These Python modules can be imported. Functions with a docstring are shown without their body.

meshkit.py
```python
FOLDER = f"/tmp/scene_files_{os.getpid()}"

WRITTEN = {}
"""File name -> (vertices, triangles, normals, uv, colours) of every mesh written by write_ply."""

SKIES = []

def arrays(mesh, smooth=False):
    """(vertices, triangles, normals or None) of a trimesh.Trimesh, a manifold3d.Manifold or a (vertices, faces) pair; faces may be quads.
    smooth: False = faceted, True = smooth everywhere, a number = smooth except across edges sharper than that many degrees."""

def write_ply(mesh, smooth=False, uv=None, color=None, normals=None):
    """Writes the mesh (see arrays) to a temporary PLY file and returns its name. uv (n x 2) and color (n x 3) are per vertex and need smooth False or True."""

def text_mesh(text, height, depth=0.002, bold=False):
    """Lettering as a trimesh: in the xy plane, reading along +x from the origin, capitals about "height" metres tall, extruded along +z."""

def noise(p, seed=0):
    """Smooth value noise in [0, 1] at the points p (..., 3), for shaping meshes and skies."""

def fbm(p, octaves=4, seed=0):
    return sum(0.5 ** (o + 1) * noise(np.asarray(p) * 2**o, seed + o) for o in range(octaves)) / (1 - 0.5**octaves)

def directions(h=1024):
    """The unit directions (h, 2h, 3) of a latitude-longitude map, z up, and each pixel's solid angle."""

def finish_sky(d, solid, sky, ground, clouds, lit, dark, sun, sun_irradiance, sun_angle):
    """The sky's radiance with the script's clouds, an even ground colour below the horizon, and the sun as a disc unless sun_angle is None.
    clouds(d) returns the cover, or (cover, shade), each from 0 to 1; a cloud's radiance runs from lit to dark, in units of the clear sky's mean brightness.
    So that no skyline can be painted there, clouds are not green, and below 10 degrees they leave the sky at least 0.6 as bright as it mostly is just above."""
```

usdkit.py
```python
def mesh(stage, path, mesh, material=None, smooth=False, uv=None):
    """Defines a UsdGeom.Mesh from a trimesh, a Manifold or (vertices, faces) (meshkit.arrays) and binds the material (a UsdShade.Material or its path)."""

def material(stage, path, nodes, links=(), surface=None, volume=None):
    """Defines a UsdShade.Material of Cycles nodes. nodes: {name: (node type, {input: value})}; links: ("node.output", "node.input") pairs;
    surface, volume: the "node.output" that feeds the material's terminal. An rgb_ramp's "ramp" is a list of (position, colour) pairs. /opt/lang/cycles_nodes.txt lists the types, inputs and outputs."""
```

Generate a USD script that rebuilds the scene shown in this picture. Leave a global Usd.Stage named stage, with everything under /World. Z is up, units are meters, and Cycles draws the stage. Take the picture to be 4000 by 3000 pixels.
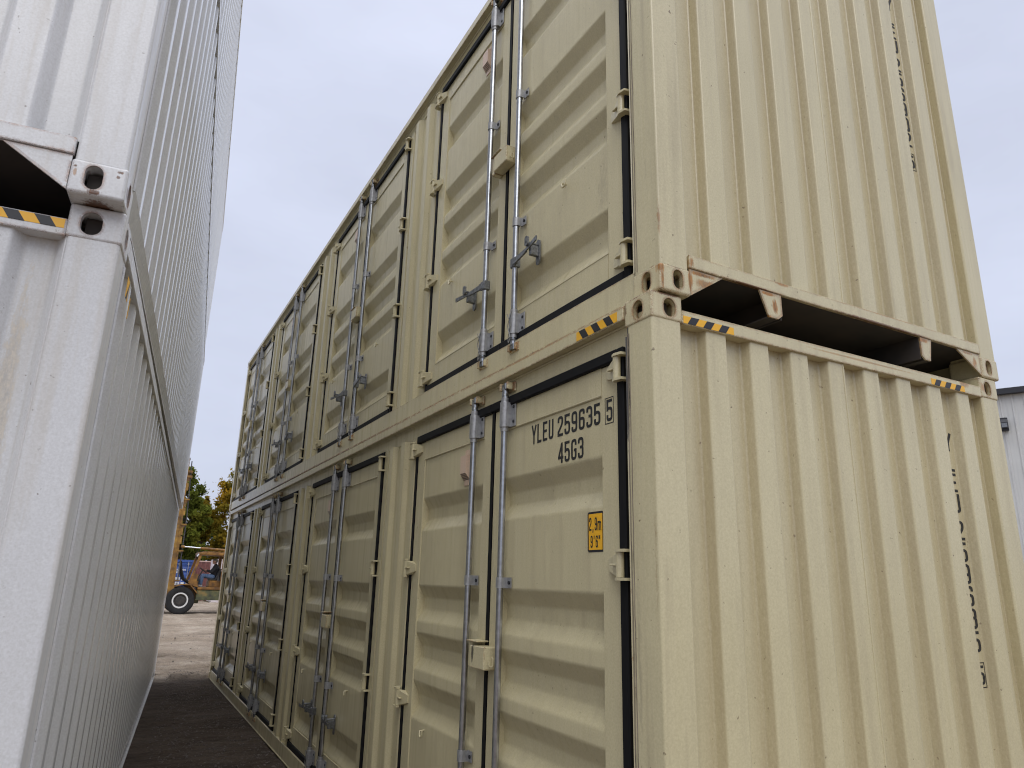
import math, random
import numpy as np
import trimesh, manifold3d as m3
import usdkit, meshkit
from shapely.geometry import LineString, Polygon
from pxr import Usd, UsdGeom, UsdLux, UsdShade, Gf, Sdf, Vt

random.seed(7)
rng = np.random.default_rng(7)
stage = Usd.Stage.CreateInMemory()
UsdGeom.SetStageUpAxis(stage, UsdGeom.Tokens.z)
UsdGeom.SetStageMetersPerUnit(stage, 1.0)
UsdGeom.Xform.Define(stage, '/World')
UsdGeom.Scope.Define(stage, '/World/Looks')

# ------------------------------------------------------------------ camera
CAM = np.array([-1.7113, -2.0379, 1.7517])
yaw, pitch, roll = 0.4920, 0.2737, 0.0252
fwd = np.array([math.sin(yaw) * math.cos(pitch), math.cos(yaw) * math.cos(pitch), math.sin(pitch)])
rgt = np.array([math.cos(yaw), -math.sin(yaw), 0.0])
up = np.cross(rgt, fwd)
c_, s_ = math.cos(roll), math.sin(roll)
rgt, up = c_ * rgt + s_ * up, -s_ * rgt + c_ * up
cam = UsdGeom.Camera.Define(stage, '/World/camera')
M = Gf.Matrix4d(*rgt, 0, *up, 0, *(-fwd), 0, *CAM, 1)
cam.AddTransformOp().Set(M)
cam.CreateHorizontalApertureAttr(36.0)
cam.CreateVerticalApertureAttr(27.0)
cam.CreateFocalLengthAttr(36.0 * 2750.35 / 4000)
cam.CreateClippingRangeAttr(Gf.Vec2f(0.05, 3000))
cam.CreateFStopAttr(7.0)
cam.CreateFocusDistanceAttr(4.2)
cam.CreateExposureAttr(0.24)

# ------------------------------------------------------------------ sky and sun (overcast)
SUN_EL, SUN_AZ = math.radians(46), math.radians(203)
sd = np.array([math.sin(SUN_AZ) * math.cos(SUN_EL), math.cos(SUN_AZ) * math.cos(SUN_EL), math.sin(SUN_EL)])
sky_mat = usdkit.material(stage, '/World/Looks/overcast_sky', {
    'tc': ('texture_coordinate', {}),
    'xyz': ('separate_xyz', {}),
    'grad': ('rgb_ramp', {'ramp': [(0.0, (4.9, 5.25, 6.2)), (0.15, (5.6, 6.0, 7.3)), (0.62, (5.9, 6.3, 7.7)), (0.77, (6.8, 7.2, 8.7)), (0.86, (13.0, 13.4, 15.0)), (1.0, (25.0, 25.4, 27.0))]}),
    'map': ('mapping', {'scale': (1.6, 1.6, 4.5)}),
    'noi': ('noise_texture', {'scale': 1.3, 'detail': 5, 'roughness': 0.55}),
    'mr': ('map_range', {'from_min': 0.3, 'from_max': 0.7, 'to_min': 0.91, 'to_max': 1.08, 'clamp': True}),
    'mul': ('vector_math', {'math_type': 'scale'}),
    'sky': ('sky_texture', {'sky_type': 'single_scattering', 'sun_disc': False, 'sun_elevation': SUN_EL, 'sun_rotation': SUN_AZ}),
    'mix': ('mix_color', {'fac': 0.95}),
    'bg': ('background_shader', {'strength': 0.1}),
}, [('tc.generated', 'xyz.vector'), ('xyz.z', 'grad.fac'), ('tc.generated', 'map.vector'), ('map.vector', 'noi.vector'), ('noi.fac', 'mr.value'),
    ('grad.color', 'mul.vector1'), ('mr.result', 'mul.scale'), ('sky.color', 'mix.a'), ('mul.vector', 'mix.b'), ('mix.result', 'bg.color')], surface='bg.background')
dome = UsdLux.DomeLight.Define(stage, '/World/sky')
UsdShade.MaterialBindingAPI.Apply(dome.GetPrim()).Bind(sky_mat)
sun = UsdLux.DistantLight.Define(stage, '/World/sun')
sun.CreateNormalizeAttr(True)
sun.CreateIntensityAttr(0.22)
sun.CreateAngleAttr(40.0)
sun.CreateColorAttr(Gf.Vec3f(1.0, 0.985, 0.955))
sz = Gf.Vec3d(*sd)
sx = Gf.Cross(Gf.Vec3d(0, 0, 1), sz).GetNormalized()
sy = Gf.Cross(sz, sx)
sun.AddTransformOp().Set(Gf.Matrix4d(*sx, 0, *sy, 0, *sz, 0, 0, 0, 30, 1))


# ------------------------------------------------------------------ materials
def paint(name, base, rough=0.27, grime=(0.20, 0.15, 0.09), grime_amt=0.35, speck=0.6, rust=0.0, rust_r=0.012, patch=0.05, metallic=0.0, extra=None, bump=0.06):
    b = np.array(base, float)
    n = {
        'geo': ('geometry', {}),
        'n1': ('noise_texture', {'scale': 1.1, 'detail': 4, 'roughness': 0.6}),
        'r1': ('rgb_ramp', {'ramp': [(0.3, tuple(b * (1 - patch))), (0.7, tuple(np.minimum(b * (1 + patch), 0.95)))]}),
        'm2': ('mapping', {'scale': (17, 17, 0.75)}),
        'n2': ('noise_texture', {'scale': 1.0, 'detail': 5, 'roughness': 0.62}),
        'g2': ('map_range', {'from_min': 0.50, 'from_max': 0.80, 'to_min': 0.0, 'to_max': grime_amt, 'clamp': True}),
        'mx1': ('mix_color', {'b': grime}),
        'n3': ('noise_texture', {'scale': 42, 'detail': 2, 'roughness': 0.5}),
        'g3': ('map_range', {'from_min': 0.72, 'from_max': 0.78, 'to_min': 0.0, 'to_max': speck, 'clamp': True}),
        'mx2': ('mix_color', {'b': (0.10, 0.06, 0.03)}),
        'n7': ('noise_texture', {'scale': 130, 'detail': 3, 'roughness': 0.7}), 'r7': ('rgb_ramp', {'ramp': [(0.3, (0.88, 0.87, 0.85)), (0.7, (1.06, 1.06, 1.06))]}), 'mg': ('mix_color', {'blend_type': 'multiply', 'fac': 1.0}),
        'n4': ('noise_texture', {'scale': 260, 'detail': 2}),
        'bp': ('bump', {'strength': bump, 'distance': 0.002}),
        'nr': ('map_range', {'from_min': 0.3, 'from_max': 0.7, 'to_min': rough - 0.06, 'to_max': rough + 0.1, 'clamp': True}),
        'p': ('principled_bsdf', {'metallic': metallic, 'ior': 1.6}),
    }
    l = [('geo.position', 'n1.vector'), ('n1.fac', 'r1.fac'), ('geo.position', 'm2.vector'), ('m2.vector', 'n2.vector'), ('n2.fac', 'g2.value'),
         ('g2.result', 'mx1.fac'), ('geo.position', 'n7.vector'), ('n7.fac', 'r7.fac'), ('r1.color', 'mg.a'), ('r7.color', 'mg.b'), ('mg.result', 'mx1.a'), ('geo.position', 'n3.vector'), ('n3.fac', 'g3.value'), ('g3.result', 'mx2.fac'), ('mx1.result', 'mx2.a'),
         ('geo.position', 'n4.vector'), ('n4.fac', 'bp.height'), ('bp.normal', 'p.normal'), ('n2.fac', 'nr.value'), ('nr.result', 'p.roughness')]
    last = 'mx2.result'
    if rust:
        n |= {'bev': ('bevel', {'samples': 4, 'radius': rust_r}), 'dot': ('vector_math', {'math_type': 'dot_product'}),
              'em': ('map_range', {'from_min': 0.995, 'from_max': 0.86, 'to_min': 0.0, 'to_max': 0.36, 'clamp': True}),
              'n5': ('noise_texture', {'scale': 19, 'detail': 6, 'roughness': 0.7}),
              'ad': ('math', {'math_type': 'add'}),
              'rm': ('map_range', {'from_min': 0.985 - 0.3 * rust, 'from_max': 1.045 - 0.3 * rust, 'to_min': 0.0, 'to_max': 0.95, 'clamp': True}),
              'n6': ('noise_texture', {'scale': 60, 'detail': 4}),
              'rr': ('rgb_ramp', {'ramp': [(0.3, (0.07, 0.022, 0.007)), (0.5, (0.20, 0.066, 0.016)), (0.7, (0.40, 0.17, 0.04))]}),
              'mx3': ('mix_color', {})}
        l += [('bev.bevel', 'dot.vector1'), ('geo.true_normal', 'dot.vector2'), ('dot.value', 'em.value'), ('geo.position', 'n5.vector'),
              ('em.result', 'ad.value1'), ('n5.fac', 'ad.value2'), ('ad.value', 'rm.value'), ('geo.position', 'n6.vector'), ('n6.fac', 'rr.fac'),
              ('rm.result', 'mx3.fac'), (last, 'mx3.a'), ('rr.color', 'mx3.b')]
        last = 'mx3.result'
    if extra:
        n, l, last = extra(n, l, last)
    l.append((last, 'p.base_color'))
    return usdkit.material(stage, '/World/Looks/' + name, n, l, surface='p.BSDF')


def plain(name, base, rough=0.5, metallic=0.0, **kw):
    return usdkit.material(stage, '/World/Looks/' + name, {'p': ('principled_bsdf', {'base_color': base, 'roughness': rough, 'metallic': metallic, **kw})}, surface='p.BSDF')


def mottled(name, stops, scale=8, rough=0.6, detail=5, bump=0.0, metallic=0.0, vec_scale=None, island=False):
    n = {'geo': ('geometry', {}), 'n': ('noise_texture', {'scale': scale, 'detail': detail, 'roughness': 0.6}), 'r': ('rgb_ramp', {'ramp': stops}),
         'p': ('principled_bsdf', {'roughness': rough, 'metallic': metallic})}
    l = [('n.fac', 'r.fac'), ('r.color', 'p.base_color')]
    if vec_scale:
        n['m'] = ('mapping', {'scale': vec_scale})
        l += [('geo.position', 'm.vector'), ('m.vector', 'n.vector')]
    else:
        l.append(('geo.position', 'n.vector'))
    if bump:
        n['b'] = ('bump', {'strength': bump, 'distance': 0.01})
        l += [('n.fac', 'b.height'), ('b.normal', 'p.normal')]
    return usdkit.material(stage, '/World/Looks/' + name, n, l, surface='p.BSDF')


def stain_at(x, y, z, sx_, sy_, sz_, col, amt, dmax=0.5):
    """A local stain (soft ellipsoid, broken up by streaky noise) on a painted surface."""
    tag_ = 's%d' % abs(hash((round(x, 3), round(y, 3), round(z, 3))) % 99999)
    def f(n, l, last):
        n |= {tag_ + 'a': ('vector_math', {'math_type': 'subtract', 'vector2': (x, y, z)}), tag_ + 'b': ('vector_math', {'math_type': 'divide', 'vector2': (sx_, sy_, sz_)}),
              tag_ + 'c': ('vector_math', {'math_type': 'length'}), tag_ + 'd': ('map_range', {'from_min': 1.0, 'from_max': 0.0, 'to_min': -0.5, 'to_max': dmax, 'clamp': True}),
              tag_ + 'm': ('mapping', {'scale': (70, 70, 20)}), tag_ + 'n': ('noise_texture', {'scale': 1, 'detail': 6, 'roughness': 0.78}), tag_ + 'r': ('rgb_ramp', {'ramp': [(0.35, tuple(0.35 * v for v in col)), (0.6, tuple(1.25 * v for v in col))]}), tag_ + 'e': ('math', {'math_type': 'add'}),
              tag_ + 'f': ('map_range', {'from_min': 0.52, 'from_max': 0.72, 'to_min': 0, 'to_max': amt, 'clamp': True}), tag_ + 'x': ('mix_color', {})}
        l += [('geo.position', tag_ + 'a.vector1'), (tag_ + 'a.vector', tag_ + 'b.vector1'), (tag_ + 'b.vector', tag_ + 'c.vector1'), (tag_ + 'c.value', tag_ + 'd.value'),
              ('geo.position', tag_ + 'm.vector'), (tag_ + 'm.vector', tag_ + 'n.vector'), (tag_ + 'd.result', tag_ + 'e.value1'), (tag_ + 'n.fac', tag_ + 'e.value2'),
              (tag_ + 'e.value', tag_ + 'f.value'), (tag_ + 'f.result', tag_ + 'x.fac'), (tag_ + 'n.fac', tag_ + 'r.fac'), (tag_ + 'r.color', tag_ + 'x.b'), (last, tag_ + 'x.a')]
        return n, l, tag_ + 'x.result'
    return f


TAN = (0.572, 0.508, 0.312)
M_ = {}
M_['tan'] = paint('tan_paint', TAN, grime_amt=0.30, speck=0.5, extra=lambda n, l, last: stain_at(0.08, 0.42, 3.60, 0.09, 0.22, 0.62, (0.20, 0.165, 0.12), 0.30, 0.2)(*stain_at(0.08, 1.9, 3.5, 0.09, 0.4, 0.7, (0.22, 0.18, 0.13), 0.25, 0.2)(n, l, last)))
def trough_dirt(n, l, last):
    # speckled brown dirt caught along one side of every flute of the end wall
    n |= {'otc': ('texture_coordinate', {}), 'osx': ('separate_xyz', {}), 'o1': ('math', {'math_type': 'subtract', 'value2': 0.158}), 'o2': ('math', {'math_type': 'divide', 'value2': 0.2515}), 'o3': ('math', {'math_type': 'fraction'}),
          'o4': ('rgb_ramp', {'ramp': [(0.0, (0, 0, 0)), (0.20, (0.03, 0.03, 0.03)), (0.40, (0.40, 0.40, 0.40)), (0.545, (0.58, 0.58, 0.58)), (0.558, (0, 0, 0)), (1.0, (0, 0, 0))]}),
          'o5': ('mapping', {'scale': (70, 70, 30)}), 'o6': ('noise_texture', {'scale': 1.5, 'detail': 5, 'roughness': 0.75}), 'o7': ('map_range', {'from_min': 0.30, 'from_max': 0.68, 'to_min': 0.22, 'to_max': 0.95, 'clamp': True}),
          'o8': ('math', {'math_type': 'multiply'}), 'o9': ('mix_color', {'b': (0.33, 0.245, 0.135)})}
    l += [('otc.object', 'osx.vector'), ('osx.x', 'o1.value1'), ('o1.value', 'o2.value1'), ('o2.value', 'o3.value1'), ('o3.value', 'o4.fac'), ('geo.position', 'o5.vector'), ('o5.vector', 'o6.vector'),
          ('o6.fac', 'o7.value'), ('o4.color', 'o8.value1'), ('o7.result', 'o8.value2'), ('o8.value', 'o9.fac'), (last, 'o9.a')]
    return n, l, 'o9.result'


M_['tan_end'] = paint('tan_end_paint', TAN, grime_amt=0.30, speck=0.75, extra=trough_dirt)
def post_wear(n, l, last):
    for a in ((0.0, 0.172, 2.62, 0.03, 0.034, 0.60, (0.03, 0.025, 0.02), 0.95, 0.9), (0.046, -0.012, 3.22, 0.016, 0.03, 0.20, (0.30, 0.13, 0.03), 0.7, 0.45), (0.03, 0.14, 4.0, 0.05, 0.035, 1.2, (0.22, 0.18, 0.12), 0.55, 0.30),
              (0.03, 0.06, 3.5, 0.05, 0.05, 0.8, (0.24, 0.20, 0.14), 0.45, 0.22), (0.0, 0.13, 1.5, 0.03, 0.045, 1.3, (0.24, 0.20, 0.14), 0.5, 0.25), (0.0, 0.02, 1.9, 0.02, 0.03, 0.9, (0.22, 0.12, 0.05), 0.6, 0.25)):
        n, l, last = stain_at(*a)(n, l, last)
    return n, l, last


M_['tan_post'] = paint('tan_post_paint', TAN, grime_amt=0.42, speck=0.8, rust=0.15, extra=post_wear)
def chain(*fs):
    def f(n, l, last):
        for g in fs:
            n, l, last = g(n, l, last)
        return n, l, last
    return f


RUST, DARKRUST = (0.33, 0.145, 0.022), (0.12, 0.045, 0.012)
HU = H_JOINT = 2.898
rust_cast = chain(stain_at(0.045, -0.015, HU + 0.105, 0.035, 0.06, 0.075, RUST, 0.95), stain_at(0.05, -0.015, HU + 0.045, 0.018, 0.05, 0.10, RUST, 0.9), stain_at(0.20, -0.01, HU + 0.07, 0.035, 0.06, 0.10, RUST, 0.95),
                  stain_at(0.27, -0.01, HU + 0.115, 0.16, 0.06, 0.022, RUST, 0.95), stain_at(0.29, -0.01, HU + 0.075, 0.14, 0.06, 0.05, RUST, 0.8), stain_at(0.13, -0.01, HU + 0.116, 0.10, 0.05, 0.012, DARKRUST, 0.9),
                  stain_at(0.08, 0.0, HU - 0.008, 0.20, 0.22, 0.020, DARKRUST, 0.9), stain_at(0.0, 0.178, HU - 0.04, 0.03, 0.045, 0.09, DARKRUST, 0.95), stain_at(0.0, 0.10, HU - 0.005, 0.03, 0.12, 0.016, DARKRUST, 0.9),
                  stain_at(0.04, 0.09, HU - 0.07, 0.06, 0.045, 0.055, RUST, 0.75), stain_at(0.70, -0.005, HU + 0.065, 0.035, 0.05, 0.09, RUST, 1.0), stain_at(0.66, -0.005, HU + 0.118, 0.09, 0.05, 0.02, RUST, 1.0),
                  stain_at(0.65, -0.005, HU + 0.012, 0.05, 0.05, 0.02, RUST, 0.9), stain_at(2.26, -0.01, HU + 0.07, 0.05, 0.05, 0.10, RUST, 0.9), stain_at(1.80, -0.01, HU + 0.115, 0.09, 0.05, 0.03, RUST, 0.95), stain_at(2.20, -0.01, HU + 0.118, 0.13, 0.05, 0.02, RUST, 0.9), stain_at(2.30, -0.01, HU - 0.06, 0.05, 0.05, 0.06, RUST, 0.7))
M_['tan_rusty'] = paint('tan_rusty_paint', TAN, grime_amt=0.45, grime=(0.30, 0.17, 0.07), speck=0.8, rust=0.9, rust_r=0.026, extra=rust_cast)
M_['tan_rail'] = paint('tan_rail_paint', TAN, grime_amt=0.38, speck=0.8, rust=0.72, rust_r=0.022, extra=chain(
    stain_at(0.21, -0.005, HU + 0.155, 0.030, 0.05, 0.06, RUST, 0.9), stain_at(0.75, -0.005, HU + 0.185, 0.13, 0.05, 0.03, RUST, 0.8), stain_at(1.45, -0.005, HU + 0.133, 0.9, 0.05, 0.016, DARKRUST, 0.85), stain_at(0.55, -0.005, HU + 0.131, 0.35, 0.05, 0.012, DARKRUST, 0.9),
    stain_at(1.5, -0.005, HU + 0.19, 0.8, 0.05, 0.016, RUST, 0.6), stain_at(1.3, 0.0, HU - 0.085, 0.9, 0.05, 0.012, RUST, 0.6), stain_at(2.12, 0.0, HU - 0.07, 0.10, 0.05, 0.05, RUST, 0.7), stain_at(0.0, 1.0, HU - 0.02, 0.05, 0.9, 0.02, RUST, 0.6),
    stain_at(0.01, 1.3, HU + 0.07, 0.05, 1.5, 0.10, (0.30, 0.20, 0.10), 0.5)))
WHITE = (0.64, 0.64, 0.635)
M_['white'] = paint('white_paint', WHITE, grime=(0.40, 0.32, 0.20), grime_amt=0.50, speck=0.7, extra=chain(stain_at(-2.09, 0.47, 1.95, 0.06, 0.10, 1.3, (0.46, 0.36, 0.21), 0.45, 0.9), stain_at(-1.98, 0.40, 2.70, 0.05, 0.06, 0.16, (0.35, 0.20, 0.07), 0.6)))
M_['white_side'] = paint('white_side_paint', (0.57, 0.57, 0.56), rough=0.13, grime=(0.36, 0.32, 0.25), grime_amt=0.25, speck=0.3)
def w2(lx, lz, ly=-0.002):
    c, s_w = math.cos(-0.0885), math.sin(-0.0885)
    return (-1.8667 + c * lx - s_w * ly, 0.348 + s_w * lx + c * ly, lz)


white_rust = chain(stain_at(*w2(-0.085, HU + 0.012), 0.05, 0.05, 0.022, DARKRUST, 0.95, 0.47), stain_at(*w2(-0.022, HU + 0.098), 0.022, 0.05, 0.014, DARKRUST, 0.95, 0.45), stain_at(*w2(-0.026, HU + 0.080), 0.014, 0.05, 0.014, DARKRUST, 0.9), stain_at(*w2(-0.148, HU + 0.09), 0.012, 0.05, 0.012, DARKRUST, 0.95, 0.45),
                   stain_at(*w2(-0.146, HU + 0.07), 0.012, 0.05, 0.035, RUST, 0.7), stain_at(*w2(0.0, HU + 0.05, 0.05), 0.02, 0.09, 0.06, DARKRUST, 0.9, 0.47), stain_at(*w2(-0.05, HU - 0.09), 0.02, 0.12, 0.05, RUST, 0.6), stain_at(*w2(-0.015, HU - 0.05), 0.03, 0.10, 0.07, RUST, 0.5), stain_at(*w2(-0.13, HU - 0.01), 0.03, 0.12, 0.02, RUST, 0.6),
                   stain_at(*w2(-0.08, HU, 0.09), 0.10, 0.13, 0.006, DARKRUST, 0.95, 0.6))
M_['white_rusty'] = paint('white_rusty_paint', WHITE, grime=(0.42, 0.35, 0.24), grime_amt=0.45, speck=0.7, rust=0.75, rust_r=0.020, extra=white_rust)
M_['white_sill'] = paint('white_sill_paint', (0.50, 0.49, 0.46), grime=(0.22, 0.19, 0.15), grime_amt=0.5, speck=0.6, rust=0.4)
M_['underside'] = mottled('underside_coating', [(0.3, (0.02, 0.02, 0.02)), (0.7, (0.06, 0.045, 0.035))], 3, 0.8)
M_['rubber'] = plain('gasket_rubber', (0.006, 0.006, 0.0065), 0.6, 0.0, specular_ior_level=0.2)
M_['galv'] = mottled('galvanised_steel', [(0.3, (0.36, 0.37, 0.385)), (0.7, (0.52, 0.53, 0.55))], 35, 0.24, metallic=1.0)
M_['galv_dark'] = mottled('galvanised_casting', [(0.3, (0.13, 0.135, 0.14)), (0.7, (0.30, 0.31, 0.32))], 60, 0.38, metallic=0.9)
M_['galv_plate'] = mottled('galvanised_plate', [(0.3, (0.30, 0.30, 0.30)), (0.7, (0.44, 0.44, 0.44))], 45, 0.5, metallic=0.75)
M_['bolt'] = plain('dark_bolt', (0.03, 0.03, 0.035), 0.5, 0.6)
M_['yellow'] = plain('sticker_yellow', (0.80, 0.42, 0.02), 0.4)
M_['black'] = plain('sticker_black', (0.012, 0.012, 0.014), 0.4)
M_['lettering'] = plain('black_lettering', (0.014, 0.014, 0.014), 0.45)
M_['sealant'] = mottled('dirty_sealant', [(0.3, (0.10, 0.08, 0.055)), (0.7, (0.30, 0.25, 0.18))], 9, 0.7)
M_['vent'] = paint('vent_plastic', (0.66, 0.49, 0.37), grime_amt=0.15)
M_['grimebox'] = paint('lock_box_paint', TAN, grime_amt=0.45, speck=0.8, rust=0.9, rust_r=0.006, extra=stain_at(-0.03, 1.45, 1.40, 0.05, 0.035, 0.12, (0.03, 0.025, 0.02), 0.9))

# ------------------------------------------------------------------ geometry helpers


def tm(v, f):
    return trimesh.Trimesh(np.asarray(v, float), np.asarray(f, int), process=False)


BF = [[0, 2, 1], [1, 2, 3], [4, 5, 6], [5, 7, 6], [0, 1, 4], [1, 5, 4], [2, 6, 3], [3, 6, 7], [0, 4, 2], [2, 4, 6], [1, 3, 5], [3, 7, 5]]


def box(x0, x1, y0, y1, z0, z1):
    v = [(x, y, z) for x in (x0, x1) for y in (y0, y1) for z in (z0, z1)]
    t = tm(v, BF)
    return t


def cbox(x0, x1, y0, y1, z0, z1, c=0.004):
    """Box with chamfered edges."""
    v = []
    for x, dx in ((x0, c), (x1, -c)):
        for y, dy in ((y0, c), (y1, -c)):
            for z, dz in ((z0, c), (z1, -c)):
                v += [(x, y + dy, z + dz), (x + dx, y, z + dz), (x + dx, y + dy, z)]
    return trimesh.convex.convex_hull(np.array(v))


def hull(pts):
    return trimesh.convex.convex_hull(np.array(pts, float))


def prism(poly, a, b, axis='y'):
    """Extrudes polygon (list of 2D points or shapely) from a to b along an axis; 2D coordinates are the two other axes in x, y, z order."""
    p = poly if isinstance(poly, Polygon) else Polygon(poly)
    m = trimesh.creation.extrude_polygon(p, abs(b - a), engine='earcut')
    v = m.vertices.copy()
    v[:, 2] += min(a, b)
    o = {'x': [2, 0, 1], 'y': [0, 2, 1], 'z': [0, 1, 2]}[axis]
    v = v[:, o]
    f = m.faces if axis != 'y' else m.faces[:, ::-1]
    return tm(v, f)


def strip(prof, a, b, axis, n=1):
    """Sheet: an open polyline extruded along an axis. prof in the two other axes (x, y, z order)."""
    prof = np.asarray(prof, float)
    k = len(prof)
    vs = []
    for t in np.linspace(a, b, n + 1):
        col = np.full(k, t)
        vs.append({'x': np.stack([col, prof[:, 0], prof[:, 1]], 1), 'y': np.stack([prof[:, 0], col, prof[:, 1]], 1), 'z': np.stack([prof[:, 0], prof[:, 1], col], 1)}[axis])
    f = []
    for j in range(n):
        for i in range(k - 1):
            q = j * k + i
            f += [[q, q + 1, q + k + 1], [q, q + k + 1, q + k]]
    return tm(np.vstack(vs), f)


def soft(prof, r=0.008, n=4):
    """Rounds the folds of an open profile."""
    p = [np.array(q, float) for q in prof]
    out = [p[0]]
    for a, b, c in zip(p[:-2], p[1:-1], p[2:]):
        u, w = a - b, c - b
        lu, lw = np.linalg.norm(u), np.linalg.norm(w)
        if min(lu, lw) < 1e-6 or abs(np.cross(u / lu, w / lw)) < 0.05:
            out.append(b)
            continue
        k = min(r, 0.45 * lu, 0.45 * lw)
        u, w = b + u / lu * k, b + w / lw * k
        out += [(1 - t) ** 2 * u + 2 * t * (1 - t) * b + t * t * w for t in np.linspace(0, 1, n)]
    out.append(p[-1])
    return out


def frame_of(d):
    d = np.asarray(d, float) / np.linalg.norm(d)
    a = np.array([0, 0, 1.0]) if abs(d[2]) < 0.9 else np.array([1.0, 0, 0])
    u = np.cross(a, d); u /= np.linalg.norm(u)
    return u, np.cross(d, u)


def tube(pts, r, n=8, caps=True):
    pts = np.asarray(pts, float)
    rr = np.full(len(pts), r) if np.ndim(r) == 0 else np.asarray(r)
    ang = np.arange(n) / n * 2 * np.pi
    vs = []
    u = None
    for i in range(len(pts)):
        d = pts[min(i + 1, len(pts) - 1)] - pts[max(i - 1, 0)]
        if u is None:
            u, w = frame_of(d)
        else:
            d = d / np.linalg.norm(d); u = u - d * (u @ d); u /= np.linalg.norm(u); w = np.cross(d, u)
        vs.append(pts[i] + rr[i] * (np.cos(ang)[:, None] * u + np.sin(ang)[:, None] * w))
    f = []
    for j in range(len(pts) - 1):
        for i in range(n):
            a, b = j * n + i, j * n + (i + 1) % n
            f += [[a, b, b + n], [a, b + n, a + n]]
    v = np.vstack(vs)
    if caps:
        k = len(v); v = np.vstack([v, pts[0], pts[-1]])
        o = (len(pts) - 1) * n
        f += [[k, (i + 1) % n, i] for i in range(n)] + [[k + 1, o + i, o + (i + 1) % n] for i in range(n)]
    return tm(v, f)


def cyl(p, q, r, n=12):
    return tube([p, q], r, n)


def cat(*ms):
    ms = [m for m in (ms[0] if len(ms) == 1 and isinstance(ms[0], list) else ms)]
    return trimesh.util.concatenate(ms)


def stadium(cx, cy, w, h, n=6):
    r = w / 2
    return LineString([(cx, cy - h / 2 + r), (cx, cy + h / 2 - r)]).buffer(r, quad_segs=n)


def to_mani(t):
    return m3.Manifold(m3.Mesh(np.asarray(t.vertices, np.float32), np.asarray(t.faces, np.uint32)))


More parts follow.
